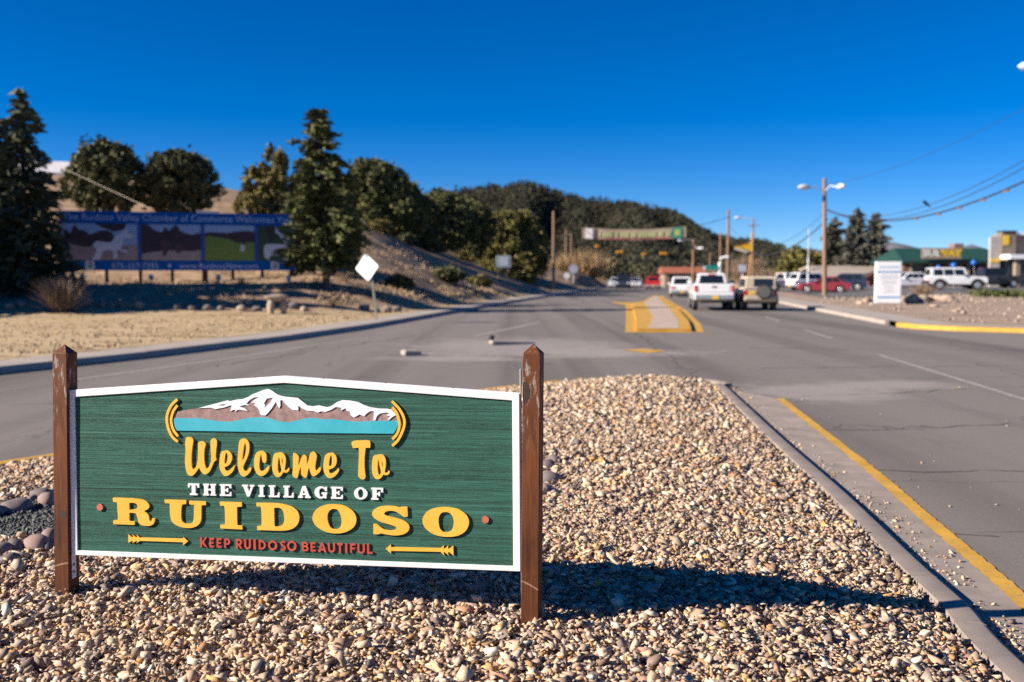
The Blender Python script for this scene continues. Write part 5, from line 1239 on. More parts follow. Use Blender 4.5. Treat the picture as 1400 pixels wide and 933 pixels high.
HILL = [(380, 340), (470, 308), (560, 281), (610, 269), (640, 264), (680, 259), (715, 256), (740, 260), (765, 269), (800, 278), (830, 277), (860, 283), (890, 288), (920, 297), (950, 314), (975, 328), (1000, 349), (1030, 364), (1060, 378), (1100, 392)]
hv, ht = ridge('wooded_hill', 'long forested hill closing the valley behind the road', HILL, 1150.0, 520.0, MT['forest_floor'], -2.0, 26, 12.0, 5)
def on_mesh_points(V, T, n, rng):
    a, b, c = V[T[:, 0]], V[T[:, 1]], V[T[:, 2]]
    ar = np.linalg.norm(np.cross(b - a, c - a), axis=1); k = rng.choice(len(T), n, p=ar / ar.sum())
    u = rng.random((n, 2)); f = u.sum(1) > 1; u[f] = 1 - u[f]
    return a[k] + (b[k] - a[k]) * u[:, :1] + (c[k] - a[k]) * u[:, 1:]
def tree_mass(name, label, pts, hmin, hmax, m, seed, leaf=1.1, per=34, cat_='woodland'):
    rng = np.random.default_rng(seed); n = len(pts)
    h = rng.uniform(hmin, hmax, n); con = rng.random(n) < .5
    d = rng.normal(size=(n, per, 3)); d /= np.linalg.norm(d, axis=2)[:, :, None]; d *= rng.uniform(.6, 1, (n, per, 1))
    zz_ = (d[:, :, 2] + 1) / 2
    tap = np.where(con[:, None], 1.25 - 1.05 * zz_, 1.0)
    wd = (h * np.where(con, .26, .42))[:, None]
    P = np.stack([pts[:, 0:1] + d[:, :, 0] * wd * tap, pts[:, 1:2] + d[:, :, 1] * wd * tap, pts[:, 2:3] + zz_ * h[:, None] * 1.0], 2)
    # one colour per tree comes from one connected fan per tree: each tree shares its base vertex
    q = P.reshape(-1, 3); d1 = rng.normal(size=q.shape); d1 /= np.linalg.norm(d1, axis=1)[:, None]
    d2 = np.cross(d1, rng.normal(size=q.shape)); d2 /= np.linalg.norm(d2, axis=1)[:, None]
    s = leaf * rng.uniform(.6, 1.3, (len(q), 1))
    V = np.stack([q - d1 * s * .5 - d2 * s * .4, q - d1 * s * .5 + d2 * s * .4, q + d1 * s * .6], 1).reshape(-1, 3)
    return link_mesh(name, tri_mesh(name, V, np.arange(len(V)).reshape(-1, 3), m), None, label, cat_, None, 'stuff')
rng = np.random.default_rng(77)
front = ht[(hv[ht].mean(1)[:, 1] < 1155)]
pts = on_mesh_points(hv, front, 12000, rng)
scar = (np.abs((pts[:, 0] - 150) * .45 + (pts[:, 2] - 72) * 1.0) < 5.0) & (pts[:, 0] > 100) & (pts[:, 0] < 205)
pts = pts[~scar]
MT['forest'] = island_mat('hill_forest', [(0.023, 0.029, 0.020), (0.052, 0.050, 0.031), (0.035, 0.037, 0.024), (0.072, 0.062, 0.037)], 0.9)
tree_mass('hill_forest', 'dark pine and juniper forest covering the hill', pts, 4.0, 9.5, MT['forest'], 5, 2.0, 20)
# pale woods on the valley floor in front of the hill
pts = np.stack([rng.uniform(-5, 62, 420), rng.uniform(190, 250, 420), np.full(420, -.2)], 1)
k = (pts[:, 0] < (rng.uniform(.06, .2, 420)) * pts[:, 1] * 1.25 + 8) & ((np.abs(pts[:, 0] - .168 * pts[:, 1]) > 7))
MT['valley'] = island_mat('valley_trees', [(0.045, 0.055, 0.028), (0.09, 0.085, 0.045), (0.065, 0.07, 0.035), (0.13, 0.105, 0.065)], 0.9)
tree_mass('valley_wood', 'grey green trees on the valley floor at the foot of the hill', pts[k], 2.5, 6.5, MT['valley'], 6, .75, 70)
MT['far_haze'] = mat('far_mountain', (.12, .115, .14), (.085, .08, .10), .004, .95)  # faint blue of distance haze is put into the base colour
ridge('mountain', 'far mountains on the horizon at the right, tinted with painted haze', [(960, 372), (1040, 352), (1080, 347), (1110, 340), (1130, 345), (1160, 356), (1190, 345), (1215, 331), (1240, 336), (1270, 346), (1300, 343), (1325, 334), (1345, 342), (1380, 350), (1440, 344), (1520, 330), (1600, 350)], 3300.0, 900.0, MT['far_haze'], -20, 16, 20.0, 8)
ridge('mountain', 'low brown hills behind the parking lot', [(1000, 384), (1050, 378), (1100, 372), (1150, 370), (1200, 362), (1260, 366), (1320, 360), (1400, 362), (1500, 355), (1600, 366)], 900.0, 300.0, MT['forest_floor'], -3, 12, 4.0, 9)
for i, (px, top, Y, w, m_, lab) in enumerate(((800, 343, 150, 7.5, 'gold_twig', 'large golden leafless willow thicket where the road disappears'), (768, 352, 135, 3.2, 'gold_twig', 'smaller golden thicket behind the tall pole'), (962, 366, 165, 6.5, 'twig', 'brown leafless thicket behind the white cars'), (925, 372, 185, 6.0, 'twig', 'brown leafless thicket behind the red car'), (1020, 352, 170, 5, 'twig', 'pale leafless thicket behind the boxy tan car'), (1048, 368, 150, 6, 'twig', 'low pale thicket behind the parked white pickups'))):
    c = spot(px, 392, Y); h_ = spot(px, top, Y).z
    bare_bush('bare_thicket', lab, (c.x, c.y, .1), w, h_, MT[m_], 120 + i, 'leafless thickets along the valley road', 900, 'bush')
def plain_tree(name, label, cx, top, halfw, Y, m, seed, group, n=1500, leaf=.5):
    c = spot(cx, 390, Y); H = spot(cx, top, Y).z - .2; w = halfw * Y / FPX; rnd = random.Random(seed)
    return broad(name, label, (c.x, c.y, .2), [(x * w, rnd.uniform(-.2, .2) * w, z * H, rx * w, rx * w, rz * H) for x, z, rx, rz in ROUND], m, seed, group, n, leaf, 1.0)
plain_tree('oak_tree', 'round olive tree behind the parked white pickups', 1092, 339, 32, 128, MT['oak_gold'], 140, None, 2600, .45)
plain_tree('oak_tree', 'small dark tree beside the street lamp pole behind the lot', 1120, 352, 16, 132, MT['oak'], 141, None, 1200, .45)
for i, (px, top, hw, Y, lab) in enumerate(((1139, 300, 28, 127, 'shortest of the three spruces behind the parking lot, just right of the lamp pole'), (1170, 287, 33, 124, 'tallest middle spruce of the three behind the parking lot'), (1196, 292, 27, 123, 'right dark spruce of the three behind the parking lot'))):
    c = spot(px, 385, Y)
    conifer('spruce_tree', lab, (c.x, c.y, .3), spot(px, top, Y).z - .3, hw * Y / FPX, MT['blue_spruce'], 150 + i, 'three spruces behind the lot', .02, 36, 13, 12, .45, .55, .3)

# ---------------------------------------------------------------- vehicles
MT['glass'] = mat('car_glass', (.012, .016, .020), None, 3, .12, spec=.6)
MT['tyre'] = mat('tyre_rubber', (.022, .021, .021), None, 9, .85)
MT['rim'] = mat('alloy_rim', (.55, .55, .56), (.4, .4, .41), 9, .35, metal=.6)
MT['chrome'] = mat('bumper_chrome', (.60, .60, .62), (.5, .5, .52), 6, .3, metal=.7)
MT['black_trim'] = mat('black_trim', (.03, .03, .032), None, 6, .6)
MT['tail_red'] = mat('tail_lamp_red', (.50, .02, .015), None, 6, .3)
MT['lamp_clear'] = mat('headlamp_clear', (.75, .77, .80), None, 6, .2)
MT['plate'] = mat('yellow_plate', (.72, .48, .06), None, 6, .5)
def paint(n, c): return MT.setdefault(n, mat(n, c, tuple(x * .92 for x in c), 1.5, .35, coat=.6))
def bev_prism(mb, prof, hw, bev, mi=0):
    """side profile (y, z) made solid across the width with chamfered sides"""
    cy = sum(p[0] for p in prof) / len(prof); czz = sum(p[1] for p in prof) / len(prof)
    ins = inset(prof if sum((b_[0] - a_[0]) * (b_[1] + a_[1]) for a_, b_ in zip(prof, prof[1:] + prof[:1])) < 0 else prof[::-1], bev)
    pr = prof if sum((b_[0] - a_[0]) * (b_[1] + a_[1]) for a_, b_ in zip(prof, prof[1:] + prof[:1])) < 0 else prof[::-1]
    n = len(pr); rings = [[(-hw, y, z) for y, z in ins], [(-hw + bev, y, z) for y, z in pr], [(hw - bev, y, z) for y, z in pr], [(hw, y, z) for y, z in ins]]
    vs = [p for r_ in rings for p in r_]; fs = []
    for k in range(3):
        for i in range(n): fs.append((k * n + i, k * n + (i + 1) % n, (k + 1) * n + (i + 1) % n, (k + 1) * n + i))
    tri = tessellate_polygon([[Vector((p[0], p[1], 0)) for p in ins]])
    fs += [tuple(t) for t in tri] + [tuple(i + 3 * n for i in t[::-1]) for t in tri]
    mb.add(vs, fs, mi); return mb
def soften(o, w):
    b_ = o.modifiers.new('rounded edges', 'BEVEL'); b_.width = w; b_.segments = 2; b_.limit_method = 'ANGLE'; b_.angle_limit = R(25); b_.harden_normals = False
    return o
def arch(y, r, z0, n=7): return [(y + r * math.cos(PI - PI * k / n), z0 + r * math.sin(PI - PI * k / n)) for k in range(n + 1)]
def vehicle(name, label, cat_, loc, heading, col, L=4.6, W=1.85, H=1.7, clear=.28, wr=.34, wb=2.75, belt=.98, hood=None, cab=(-2.1, 1.15), rake=(.35, .8), roof_h=None, bed=None, group=None, box=False, tail='side', trim=None, cabin_in=(.06, None), plate=True, spare=False, flare=False, soft=None, windows=3, rails=False):
    """x right, y forward, z up; origin on the ground between the axles"""
    root = thing(name, label, cat_, loc, heading, group)
    pm = paint(col[0], col[1]); y0, y1 = -L / 2, L / 2; ya, yb = -wb / 2 - .05, wb / 2 + .02
    hood = hood or belt - .02; zc = clear; ar = wr + .07
    prof = [(y0 + .03, zc + .08)] + [(ya - ar, zc + .0)] + arch(ya, ar, max(zc, wr * .9)) + [(ya + ar, zc), (yb - ar, zc)] + arch(yb, ar, max(zc, wr * .9)) + [(yb + ar, zc), (y1 - .05, zc + .08), (y1, zc + .35), (y1 - .06, hood - .12), (y1 - .22, hood - .02), (cab[1] + .1, belt), (cab[0], belt)]
    prof += ([(y0 + .06, bed), (y0, bed - .04)] if bed else [(y0 + .06, belt), (y0, belt - .08)]) + [(y0, zc + .3)]
    soften(bev_prism(MB(), prof, W / 2, .05 if not box else .025).build('body', pm, root, smooth=28), .035)
    # cabin
    cw = W / 2 - cabin_in[0]; tw = cw - ((.16 if not box else .06) if cabin_in[1] is None else cabin_in[1]); f0, f1 = cab; r0, r1 = f0 + rake[0], f1 - rake[1]
    rm = MT[soft] if soft else pm
    lo = [(-cw, f0, belt - .03), (cw, f0, belt - .03), (cw, f1, belt - .03), (-cw, f1, belt - .03)]
    mid = [(-tw - .015, r0 - .03, H - .06), (tw + .015, r0 - .03, H - .06), (tw + .015, r1 + .06, H - .06), (-tw - .015, r1 + .06, H - .06)]
    hi = [(-tw + .07, r0 + .09, H), (tw - .07, r0 + .09, H), (tw - .07, r1 - .1, H), (-tw + .07, r1 - .1, H)]
    mb = MB().add(lo + mid + hi, [(3, 2, 1, 0)] + [(k * 4 + i, k * 4 + (i + 1) % 4, k * 4 + 4 + (i + 1) % 4, k * 4 + 4 + i) for k in range(2) for i in range(4)] + [(8, 9, 10, 11)])
    soften(mb.build('cabin', rm, root), .03)
    def quad(nm, c4, m_, u0, u1, v0, v1, off=.012, parent=None):
        a_, b_, c_, d_ = [Vector(p) for p in c4]
        P_ = lambda u, v: (a_.lerp(b_, u)).lerp(d_.lerp(c_, u), v)
        q = [P_(u0, v0), P_(u1, v0), P_(u1, v1), P_(u0, v1)]; nr = (q[1] - q[0]).cross(q[3] - q[0]).normalized()
        ctr = Vector((0, (f0 + f1) / 2, belt + .3))
        if nr.dot(q[0] - ctr) < 0: nr = -nr
        MB().add([p + nr * off for p in q] + [p - nr * .01 for p in q], [(0, 1, 2, 3), (0, 4, 5, 1), (1, 5, 6, 2), (2, 6, 7, 3), (3, 7, 4, 0)]).build(nm, m_, parent or root)
    quad('rear_window', [lo[0], lo[1], mid[1], mid[0]], MT['glass'], .10 if not spare else .26, .90, .14 if not spare else .24, .90)
    quad('windscreen', [lo[2], lo[3], mid[3], mid[2]], MT['glass'], .07, .93, .12, .94)
    for s in (0, 1):
        c4 = [lo[1], lo[2], mid[2], mid[1]] if s else [lo[0], lo[3], mid[3], mid[0]]
        for k in range(windows):
            u0, u1 = .06 + .88 * k / windows + .018, .06 + .88 * (k + 1) / windows - .018
            quad('side_window', c4, MT['glass'], u0, u1, .14, .90)
    for sx in (-1, 1):
        for yy in (ya, yb):
            w = MB().tube([(sx * (W / 2 - .24), yy, wr), (sx * (W / 2 - .20), yy, wr), (sx * (W / 2 - .02), yy, wr), (sx * (W / 2 + .02), yy, wr)], [wr * .9, wr, wr, wr * .93], 20).build('wheel', MT['tyre'], root, smooth=35)
            MB().tube([(sx * (W / 2 + .018), yy, wr), (sx * (W / 2 + .03), yy, wr)], [wr * .64, wr * .58], 16).build('rim', MT['rim'], w)
            if flare: MB().prism([[(yy + (ar + .09) * math.cos(PI - PI * k / 8), wr + (ar + .06) * math.sin(PI - PI * k / 8)) for k in range(9)] + [(yy + (ar - .02) * math.cos(PI * k / 8), wr + (ar - .03) * math.sin(PI * k / 8)) for k in range(9)]], lambda p: Vector((sx * (W / 2 + .09), p[0], p[1])), lambda p: Vector((sx * (W / 2 - .06), p[0], p[1]))).build('fender_flare', MT['black_trim'], root)
        if tail == 'side':
            MB().box((sx * (W / 2 - .085), y0 - .005, (bed or belt) - .24), (.15, .06, .30)).build('tail_lamp', MT['tail_red'], root)
        else:
            MB().box((sx * (W / 2 - .22), y0 - .005, belt - .20), (.40, .06, .15)).build('tail_lamp', MT['tail_red'], root)
        MB().box((sx * (W / 2 - .22), y1 - .04, hood - .22), (.32, .10, .14)).build('headlamp', MT['lamp_clear'], root)
        MB().box((sx * (W / 2 + .07), f1 - .30, belt + .1), (.19, .11, .17), bev=.02).build('wing_mirror', pm if not trim else MT[trim], root)
        MB().box((sx * (W / 2 + .004), (f0 + f1) / 2 + .1, belt - .14), (.03, .16, .03)).build('door_handle', MT['black_trim'], root)
    bm_ = MT[trim] if trim else MT['chrome']
    MB().box((0, y0 - .03, zc + .22), (W * .96, .16, .22), bev=.03).build('rear_bumper', bm_, root)
    MB().box((0, y1 - .02, zc + .22), (W * .96, .18, .24), bev=.03).build('front_bumper', bm_ if trim else pm, root)
    MB().box((0, y1 - .015, hood - .26), (W * .5, .08, .22)).build('grille', MT['black_trim'], root)
    MB().box((0, 0, zc - .03), (W * .62, L * .8, .14)).build('underbody', MT['black_trim'], root)
    if plate: MB().box((0.05 if not spare else -W * .27, y0 - .13 if not spare else y0 - .04, zc + (.20 if not spare else .46)), (.34, .02, .17)).build('number_plate', MT['plate'], root)
    if bed:
        MB().box((0, y0 - .004, (bed + zc + .36) / 2 + .03), (W * .76, .03, bed - zc - .52)).build('tailgate', pm, root)
        MB().box((0, y0 - .022, bed - .16), (.24, .02, .08)).build('tailgate_handle', MT['black_trim'], root)
        MB().box((0, f0 - (f0 - y0) / 2, bed + .005), (W * .80, f0 - y0 - .14, .02)).build('bed_floor', MT['black_trim'], root)
        MB().box((0, r0 - .055, H - .075), (.36, .05, .07)).build('brake_lamp', MT['tail_red'], root)
    if spare:
        sp = MB().tube([(.16, y0 - .02, .98), (.16, y0 - .08, .98), (.16, y0 - .26, .98), (.16, y0 - .30, .98)], [.34, .38, .38, .33], 22).build('spare_wheel', MT['tyre'], root, smooth=35)
        MB().tube([(.16, y0 - .298, .98), (.16, y0 - .31, .98)], [.30, .28], 20).build('spare_cover', MT['spare_cover'], sp)
    if rails:
        for sx in (-1, 1): MB().tube([(sx * (tw - .08), r0 + .2, H + .05), (sx * (tw - .08), r1 - .2, H + .05)], .022, 6).build('roof_rail', MT['black_trim'], root)
    return root
MT['tan_trim'] = mat('tan_bumper', (.50, .42, .32), None, 4, .6)
MT['spare_cover'] = mat('spare_cover_vinyl', (.12, .12, .11), None, 5, .6)
MT['soft_top'] = mat('tan_soft_top', (.52, .44, .34), (.44, .37, .28), 4, .8)
def ground_at(px, Y, right=True):
    x = (px - 700) / FPX * (Y * math.cos(PITCH) + .1)
    z = 0.0
    return Vector((x, Y, z))
def on_lot(px, Y):
    v = ground_at(px, Y); v.z = rz_(v.x, v.y) + .036; return v
ROADH = -math.atan(.15)
WHITE = ('white_car_paint', (.76, .76, .77)); REDC = ('red_car_paint', (.50, .02, .025)); MAROON = ('maroon_car_paint', (.22, .025, .035)); TAN = ('tan_car_paint', (.68, .57, .43)); BLACK = ('black_car_paint', (.02, .021, .028)); NAVY = ('dark_blue_car_paint', (.02, .03, .06))
vehicle('pickup_truck', 'white pickup truck driving away, seen from behind', 'pickup truck', ground_at(971, 53.5), ROADH + .02, WHITE, L=5.8, W=2.02, H=1.93, clear=.50, wr=.42, wb=3.6, belt=1.34, cab=(-.75, 1.55), rake=(.10, .75), bed=1.39, windows=2, cabin_in=(.19, .13))
vehicle('offroad_car', 'boxy tan off-road car with a spare wheel on its back', 'car', ground_at(1032, 52.4), ROADH + .06, TAN, L=3.7, W=1.66, H=1.76, clear=.46, wr=.37, wb=2.4, belt=1.14, cab=(-1.9, .55), rake=(.05, .22), box=True, trim='tan_trim', spare=True, flare=True, soft='soft_top', windows=2)
vehicle('white_suv', 'white car ahead of the pickup truck, half hidden by it', 'car', ground_at(931, 84), ROADH, WHITE, L=4.6, W=1.85, H=1.68, clear=.26, belt=1.0, cab=(-2.2, 1.1), rake=(.45, .85), tail='wide')
vehicle('red_suv', 'small red car far down the road, seen from behind', 'car', ground_at(893, 128), ROADH, REDC, L=4.4, W=1.8, H=1.66, clear=.25, belt=1.0, cab=(-2.1, 1.1), rake=(.4, .85), tail='wide')
vehicle('dark_suv', 'dark car far off in the oncoming lane', 'car', ground_at(852, 134), ROADH + PI, NAVY, L=4.6, W=1.85, H=1.75, clear=.25, belt=1.0, cab=(-2.1, 1.1), rake=(.4, .85), tail='wide')
vehicle('pale_car', 'low white car just right of the dark oncoming car', 'car', ground_at(869, 150), ROADH + PI, WHITE, L=4.4, W=1.78, H=1.42, clear=.2, belt=.9, cab=(-1.7, 1.0), rake=(.7, .9), tail='wide')
vehicle('silver_car', 'pale blue grey car left of the dark oncoming car', 'car', ground_at(842, 142), ROADH + PI, ('silver_car_paint', (.50, .54, .60)), L=4.4, W=1.78, H=1.5, clear=.2, belt=.9, cab=(-1.8, 1.0), rake=(.6, .9), tail='wide')
gp1 = 'cars parked on the lot'
vehicle('parked_pickup', 'white pickup parked farthest left on the lot', 'pickup truck', on_lot(1074, 101), ROADH - 1.05, WHITE, L=5.4, W=1.95, H=1.82, clear=.4, wr=.38, wb=3.4, belt=1.15, cab=(-.7, 1.45), rake=(.1, .75), bed=1.18, windows=2, group=gp1)
vehicle('parked_suv', 'white car parked behind the maroon one', 'car', on_lot(1110, 98), ROADH - 1.15, WHITE, L=4.8, W=1.9, H=1.78, clear=.3, belt=1.06, cab=(-2.2, 1.1), rake=(.35, .8), group=gp1)
vehicle('maroon_car', 'maroon hatchback parked behind the tall lamp pole', 'car', on_lot(1127, 87), ROADH + 1.35, MAROON, L=4.4, W=1.76, H=1.42, clear=.2, wr=.32, wb=2.65, belt=.88, cab=(-1.75, 1.0), rake=(.75, .95), tail='wide', group=gp1)
vehicle('dark_car', 'dark blue car parked behind the maroon hatchback', 'car', on_lot(1152, 94), ROADH + 1.3, NAVY, L=4.5, W=1.8, H=1.6, clear=.25, belt=.98, cab=(-2.1, 1.0), rake=(.4, .85), group=gp1)
vehicle('white_offroad_car', 'boxy white four-door off-road car with black fenders on the lot', 'car', on_lot(1306, 85), -1.70, WHITE, L=4.7, W=1.85, H=1.86, clear=.46, wr=.40, wb=2.95, belt=1.14, cab=(-2.28, .75), rake=(.06, .28), box=True, trim='black_trim', flare=True, windows=3, plate=False, group=gp1)
vehicle('black_pickup', 'black pickup parked behind the white off-road car', 'pickup truck', on_lot(1352, 94), -1.62, BLACK, L=5.7, W=2.0, H=1.92, clear=.42, wr=.40, wb=3.6, belt=1.2, cab=(-.9, 1.5), rake=(.12, .8), bed=1.22, trim='black_trim', windows=2, plate=False, group=gp1)
vehicle('small_white_car', 'white car half hidden behind the tall white sign', 'car', on_lot(1240, 96), 1.62, WHITE, L=4.4, W=1.78, H=1.5, clear=.22, belt=.92, cab=(-1.8, 1.0), rake=(.6, .9), group=gp1)

# ---------------------------------------------------------------- white monument sign
p = spot(1213, 416, 56.0); p.z = rz_(p.x, 56.0)
ms = thing('monument_sign', 'tall white slab sign with blue bands on the right verge', 'sign', p, -.10)
sw_ = 33 * 56 / FPX; sh_ = spot(1213, 358, 56.0).z - p.z
MT['ms_white'] = mat('monument_white', (.80, .80, .81), (.75, .75, .77), 2, .5)
MB().box((0, 0, sh_ / 2 - .05), (sw_, .34, sh_ + .1), bev=.012).build('slab', MT['ms_white'], ms)
for f in (.765, .175): MB().box((0, -.176, sh_ * f), (sw_ - .02, .015, .065)).build('blue_band', flat('band_blue', (.05, .25, .58)), ms)
tx = flat('sign_text_grey', (.50, .52, .56))
rnd = random.Random(4)
for k, (f, x0, x1, th) in enumerate(((.875, .1, .9, .11), (.69, .2, .8, .05), (.645, .15, .86, .05), (.60, .2, .8, .05), (.535, .25, .75, .05), (.49, .22, .8, .05), (.42, .3, .7, .05), (.36, .34, .66, .05), (.30, .3, .72, .05))):
    mb = MB(); x = x0
    while x < x1:
        w = rnd.uniform(.03, .09); MB
        mb.box((-sw_ / 2 + sw_ * (x + w / 2), -.1715, sh_ * f), (sw_ * w, .012, th)); x += w + .022
    o = mb.build('text_line', tx if k else flat('sign_text_blue', (.40, .55, .72)), ms, kind='stuff')
MB().box((0, 0, .03), (sw_ + .5, .8, .16), bev=.03).build('base', MT['kerb'], ms)

# rocks and earth by the monument sign
for i, (px, py, Y, w, h, lab) in enumerate(((1244, 408, 57, 1.1, .75, 'pale boulder leaning against the right of the tall white sign'), (1262, 404, 60, .9, .6, 'tan boulder heading the heap right of the white sign'), (1274, 402, 60.5, .8, .5, 'tan stone on top of the heap, left of centre'), (1284, 402, 60.2, .8, .55, 'pale stone in the middle of the heap'), (1293, 406, 59.6, 1.0, .5, 'broad low stone at the right of the heap'), (1302, 411, 58, .5, .3, 'lowest stone trailing off the heap to the right'), (1186, 408, 58, .8, .45, 'low tan boulder left behind the white sign'), (1176, 411, 57, .5, .3, 'small stone left of the white sign'), (1277, 424, 51.5, .45, .22, 'flat white stone lying alone on the verge'), (1254, 412, 57, .7, .5, 'dark grey stone between the heap and the white sign'))):
    c = spot(px, py, Y); z = rz_(c.x, Y)
    boulder('boulder', lab, 'rock', (c.x, Y, z + h * .25), (w, w * .8, h), MT['rock'] if i not in (9,) else MT['grey_rock'], 200 + i, i * .7, 'rocks beside the tall white sign', 2, .2)
n = 900
x = RNG.uniform(14.5, 40, n); y = RNG.uniform(35, 72, n); k = np.array([(xx > lerp_poly(RK, max(yy, 35.4)) + 2.0) for xx, yy in zip(x, y)]); x, y = x[k], y[k]
z = np.array([rz_(a_, b_) for a_, b_ in zip(x, y)]) + .02
MT['verge_stone'] = island_mat('verge_stones', [(.34, .26, .20), (.22, .17, .135), (.42, .34, .27), (.28, .21, .16)], .9)
V_, T_ = scatter(stone_variants(6, 31), np.stack([x, y, z], 1), np.clip(.12 * np.exp(RNG.normal(0, .5, len(x))), .04, .35), .4)
link_mesh('verge_stones', tri_mesh('verge_stones', V_, T_, MT['verge_stone']), label='loose stones strewn over the bare right verge', cat='stones', kind='stuff')
c = spot(1262, 398, 66)
bare_bush('bare_bush', 'grey brown leafless shrub between the white sign and the off-road car', (c.x, 66, rz_(c.x, 66)), 1.6, 1.0, MT['twig'], 210, None, 500)
hd = []
for px in np.linspace(1338, 1480, 60):
    c = spot(px, 404 + (px - 1338) * .045, 66 - (px - 1338) * .05); hd.append((c.x, c.y, rz_(c.x, c.y)))
hd = np.repeat(np.array(hd), 26, 0); hd += RNG.normal(0, 1, hd.shape) * np.array([.2, .5, .0]); hd[:, 2] += RNG.uniform(0, .34, len(hd))
MT['hedge'] = island_mat('low_hedge', [(.06, .075, .025), (.12, .13, .045), (.09, .10, .035)], .85)
V, T = leaf_soup(hd, .22, np.random.default_rng(3), .2, 2)
link_mesh('ground_cover', tri_mesh('ground_cover', V, T, MT['hedge']), label='low strip of green ground cover along the lot edge', cat='plants', kind='stuff')

# ---------------------------------------------------------------- buildings on the right
def bbox(x0, x1, y0, y1, z0, z1): return ((x0 + x1) / 2, (y0 + y1) / 2, (z0 + z1) / 2), (x1 - x0, y1 - y0, z1 - z0)
def part(root, nm, m_, x0, x1, y0, y1, z0, z1, parent=None):
    c, d = bbox(x0, x1, y0, y1, z0, z1); return MB().box(c, d).build(nm, m_, parent or root)
MT['roof_green'] = mat('green_metal_roof', (.015, .058, .045), (.012, .047, .037), 2, .5)
MT['brick_tan'] = mat('tan_masonry', (.33, .25, .19), (.25, .185, .14), 2, .9)
MT['brown_wall'] = mat('brown_siding', (.20, .125, .09), (.13, .08, .06), 3, .9)
MT['shop_glass'] = mat('shop_glass', (.03, .04, .05), None, 2, .15)
MT['stucco_sunlit'] = mat('sunlit_stucco', (.42, .39, .36), (.36, .33, .31), 2, .9)
MT['stucco_tan'] = mat('tan_stucco', (.27, .205, .15), (.23, .175, .13), 2, .9)
MT['stucco_brown'] = mat('brown_stucco', (.215, .165, .135), (.175, .135, .11), 2, .9)
Yg = 112.0
L0 = spot(1232, 392, Yg); zg = rz_(L0.x, Yg)
X = lambda px: (px - 1232) / FPX * Yg
Zp = lambda py: spot(1232, py, Yg).z - zg
gb = thing('shop_building', 'low shop with a green metal roof and a tan sign board', 'shop', (L0.x, Yg, zg), 0)
part(gb, 'wall', MT['brown_wall'], X(1238), X(1372), .8, 9, -.5, Zp(354))
for px in range(1250, 1345, 16): part(gb, 'window', MT['shop_glass'], X(px), X(px + 12), .74, .82, .5, Zp(362))
for px in range(1246, 1352, 26): part(gb, 'pillar', MT['brick_tan'], X(px) - .12, X(px) + .12, .1, .35, -.3, Zp(357))
r_ = MB(); ze, zr2 = Zp(357), Zp(338)
r_.add([(X(1232), -.3, ze), (X(1374), -.3, ze), (X(1374), 5, zr2), (X(1244), 5, zr2), (X(1374), 10, ze), (X(1232), 10, ze), (X(1232), -.3, ze - .25), (X(1374), -.3, ze - .25), (X(1374), 10, ze - .25), (X(1232), 10, ze - .25)], [(0, 1, 2, 3), (3, 2, 4, 5), (0, 3, 5), (1, 4, 2), (6, 7, 1, 0), (8, 9, 5, 4), (7, 8, 4, 1), (9, 6, 0, 5), (6, 9, 8, 7)])
rg = r_.build('roof', MT['roof_green'], gb)
for k in range(24): 
    xx = X(1250 + k * 5); MB().add([(xx - .02, -.29, ze + .005), (xx + .02, -.29, ze + .005), (xx + .02, 5, zr2 + .03), (xx - .02, 5, zr2 + .03), (xx - .02, -.29, ze + .05), (xx + .02, -.29, ze + .05), (xx + .02, 5, zr2 + .07), (xx - .02, 5, zr2 + .07)], [(4, 5, 6, 7), (0, 4, 7, 3), (1, 2, 6, 5), (0, 1, 5, 4)]).build('seam', MT['roof_green'], rg)
sb = part(gb, 'sign_board', flat('sign_board_tan', (.34, .25, .18)), X(1257), X(1310), -.55, -.35, Zp(354), Zp(339.5))
tz = Zp(350.5)
text_mesh('SUB', 1.02, 'letter', flat('shop_letter_white', (.75, .78, .72)), sb, (X(1270.5), -.57, tz), sx=1.15, bold=.035)
text_mesh('WAY', 1.02, 'letter', flat('shop_letter_yellow', (.80, .50, .02)), sb, (X(1294.0), -.57, tz), sx=1.12, bold=.045)
part(gb, 'roof_unit', flat('roof_unit_red', (.25, .16, .15)), X(1333), X(1346), 5.5, 7, zr2 - .4, Zp(331))
# right-hand store
Ys = 104.0
L1 = spot(1354, 392, Ys); zs = rz_(L1.x, Ys)
X = lambda px: (px - 1354) / FPX * Ys
Zp = lambda py: spot(1354, py, Ys).z - zs
st = thing('store_building', 'tan flat-roofed store with a dark tower and white canopy at the right edge', 'store', (L1.x, Ys, zs), 0)
part(st, 'wall', MT['stucco_tan'], X(1386), X(1500), .6, 5, -.5, Zp(318.5))
part(st, 'parapet', MT['ms_white'], X(1386), X(1500), .5, .59, Zp(321), Zp(318))
part(st, 'wing_wall', MT['stucco_sunlit'], X(1354), X(1367.4), .25, .6, -.5, Zp(324))  # pale tone paints the wing's sunlit side onto its shaded front
part(st, 'sign_band', flat('store_yellow', (.78, .50, .06)), X(1354) - .01, X(1367.3), .2, .24, Zp(359), Zp(354))
tw = part(st, 'tower', MT['stucco_brown'], X(1367.6), X(1387), 0, 1.0, Zp(349), Zp(317))
part(st, 'tower_cap', MT['dark_steel'], X(1366.5), X(1388), -.15, 1.1, Zp(317) + .002, Zp(315.5))
part(st, 'logo', flat('store_yellow', (.78, .50, .06)), X(1369.5), X(1377.5), -.06, -.005, Zp(335), Zp(322))
part(st, 'canopy', MT['ms_white'], X(1368), X(1500), -1.8, .59, Zp(354.5), Zp(348.5))
part(st, 'shopfront', MT['shop_glass'], X(1369.5), X(1500), .50, .595, 0, Zp(356))
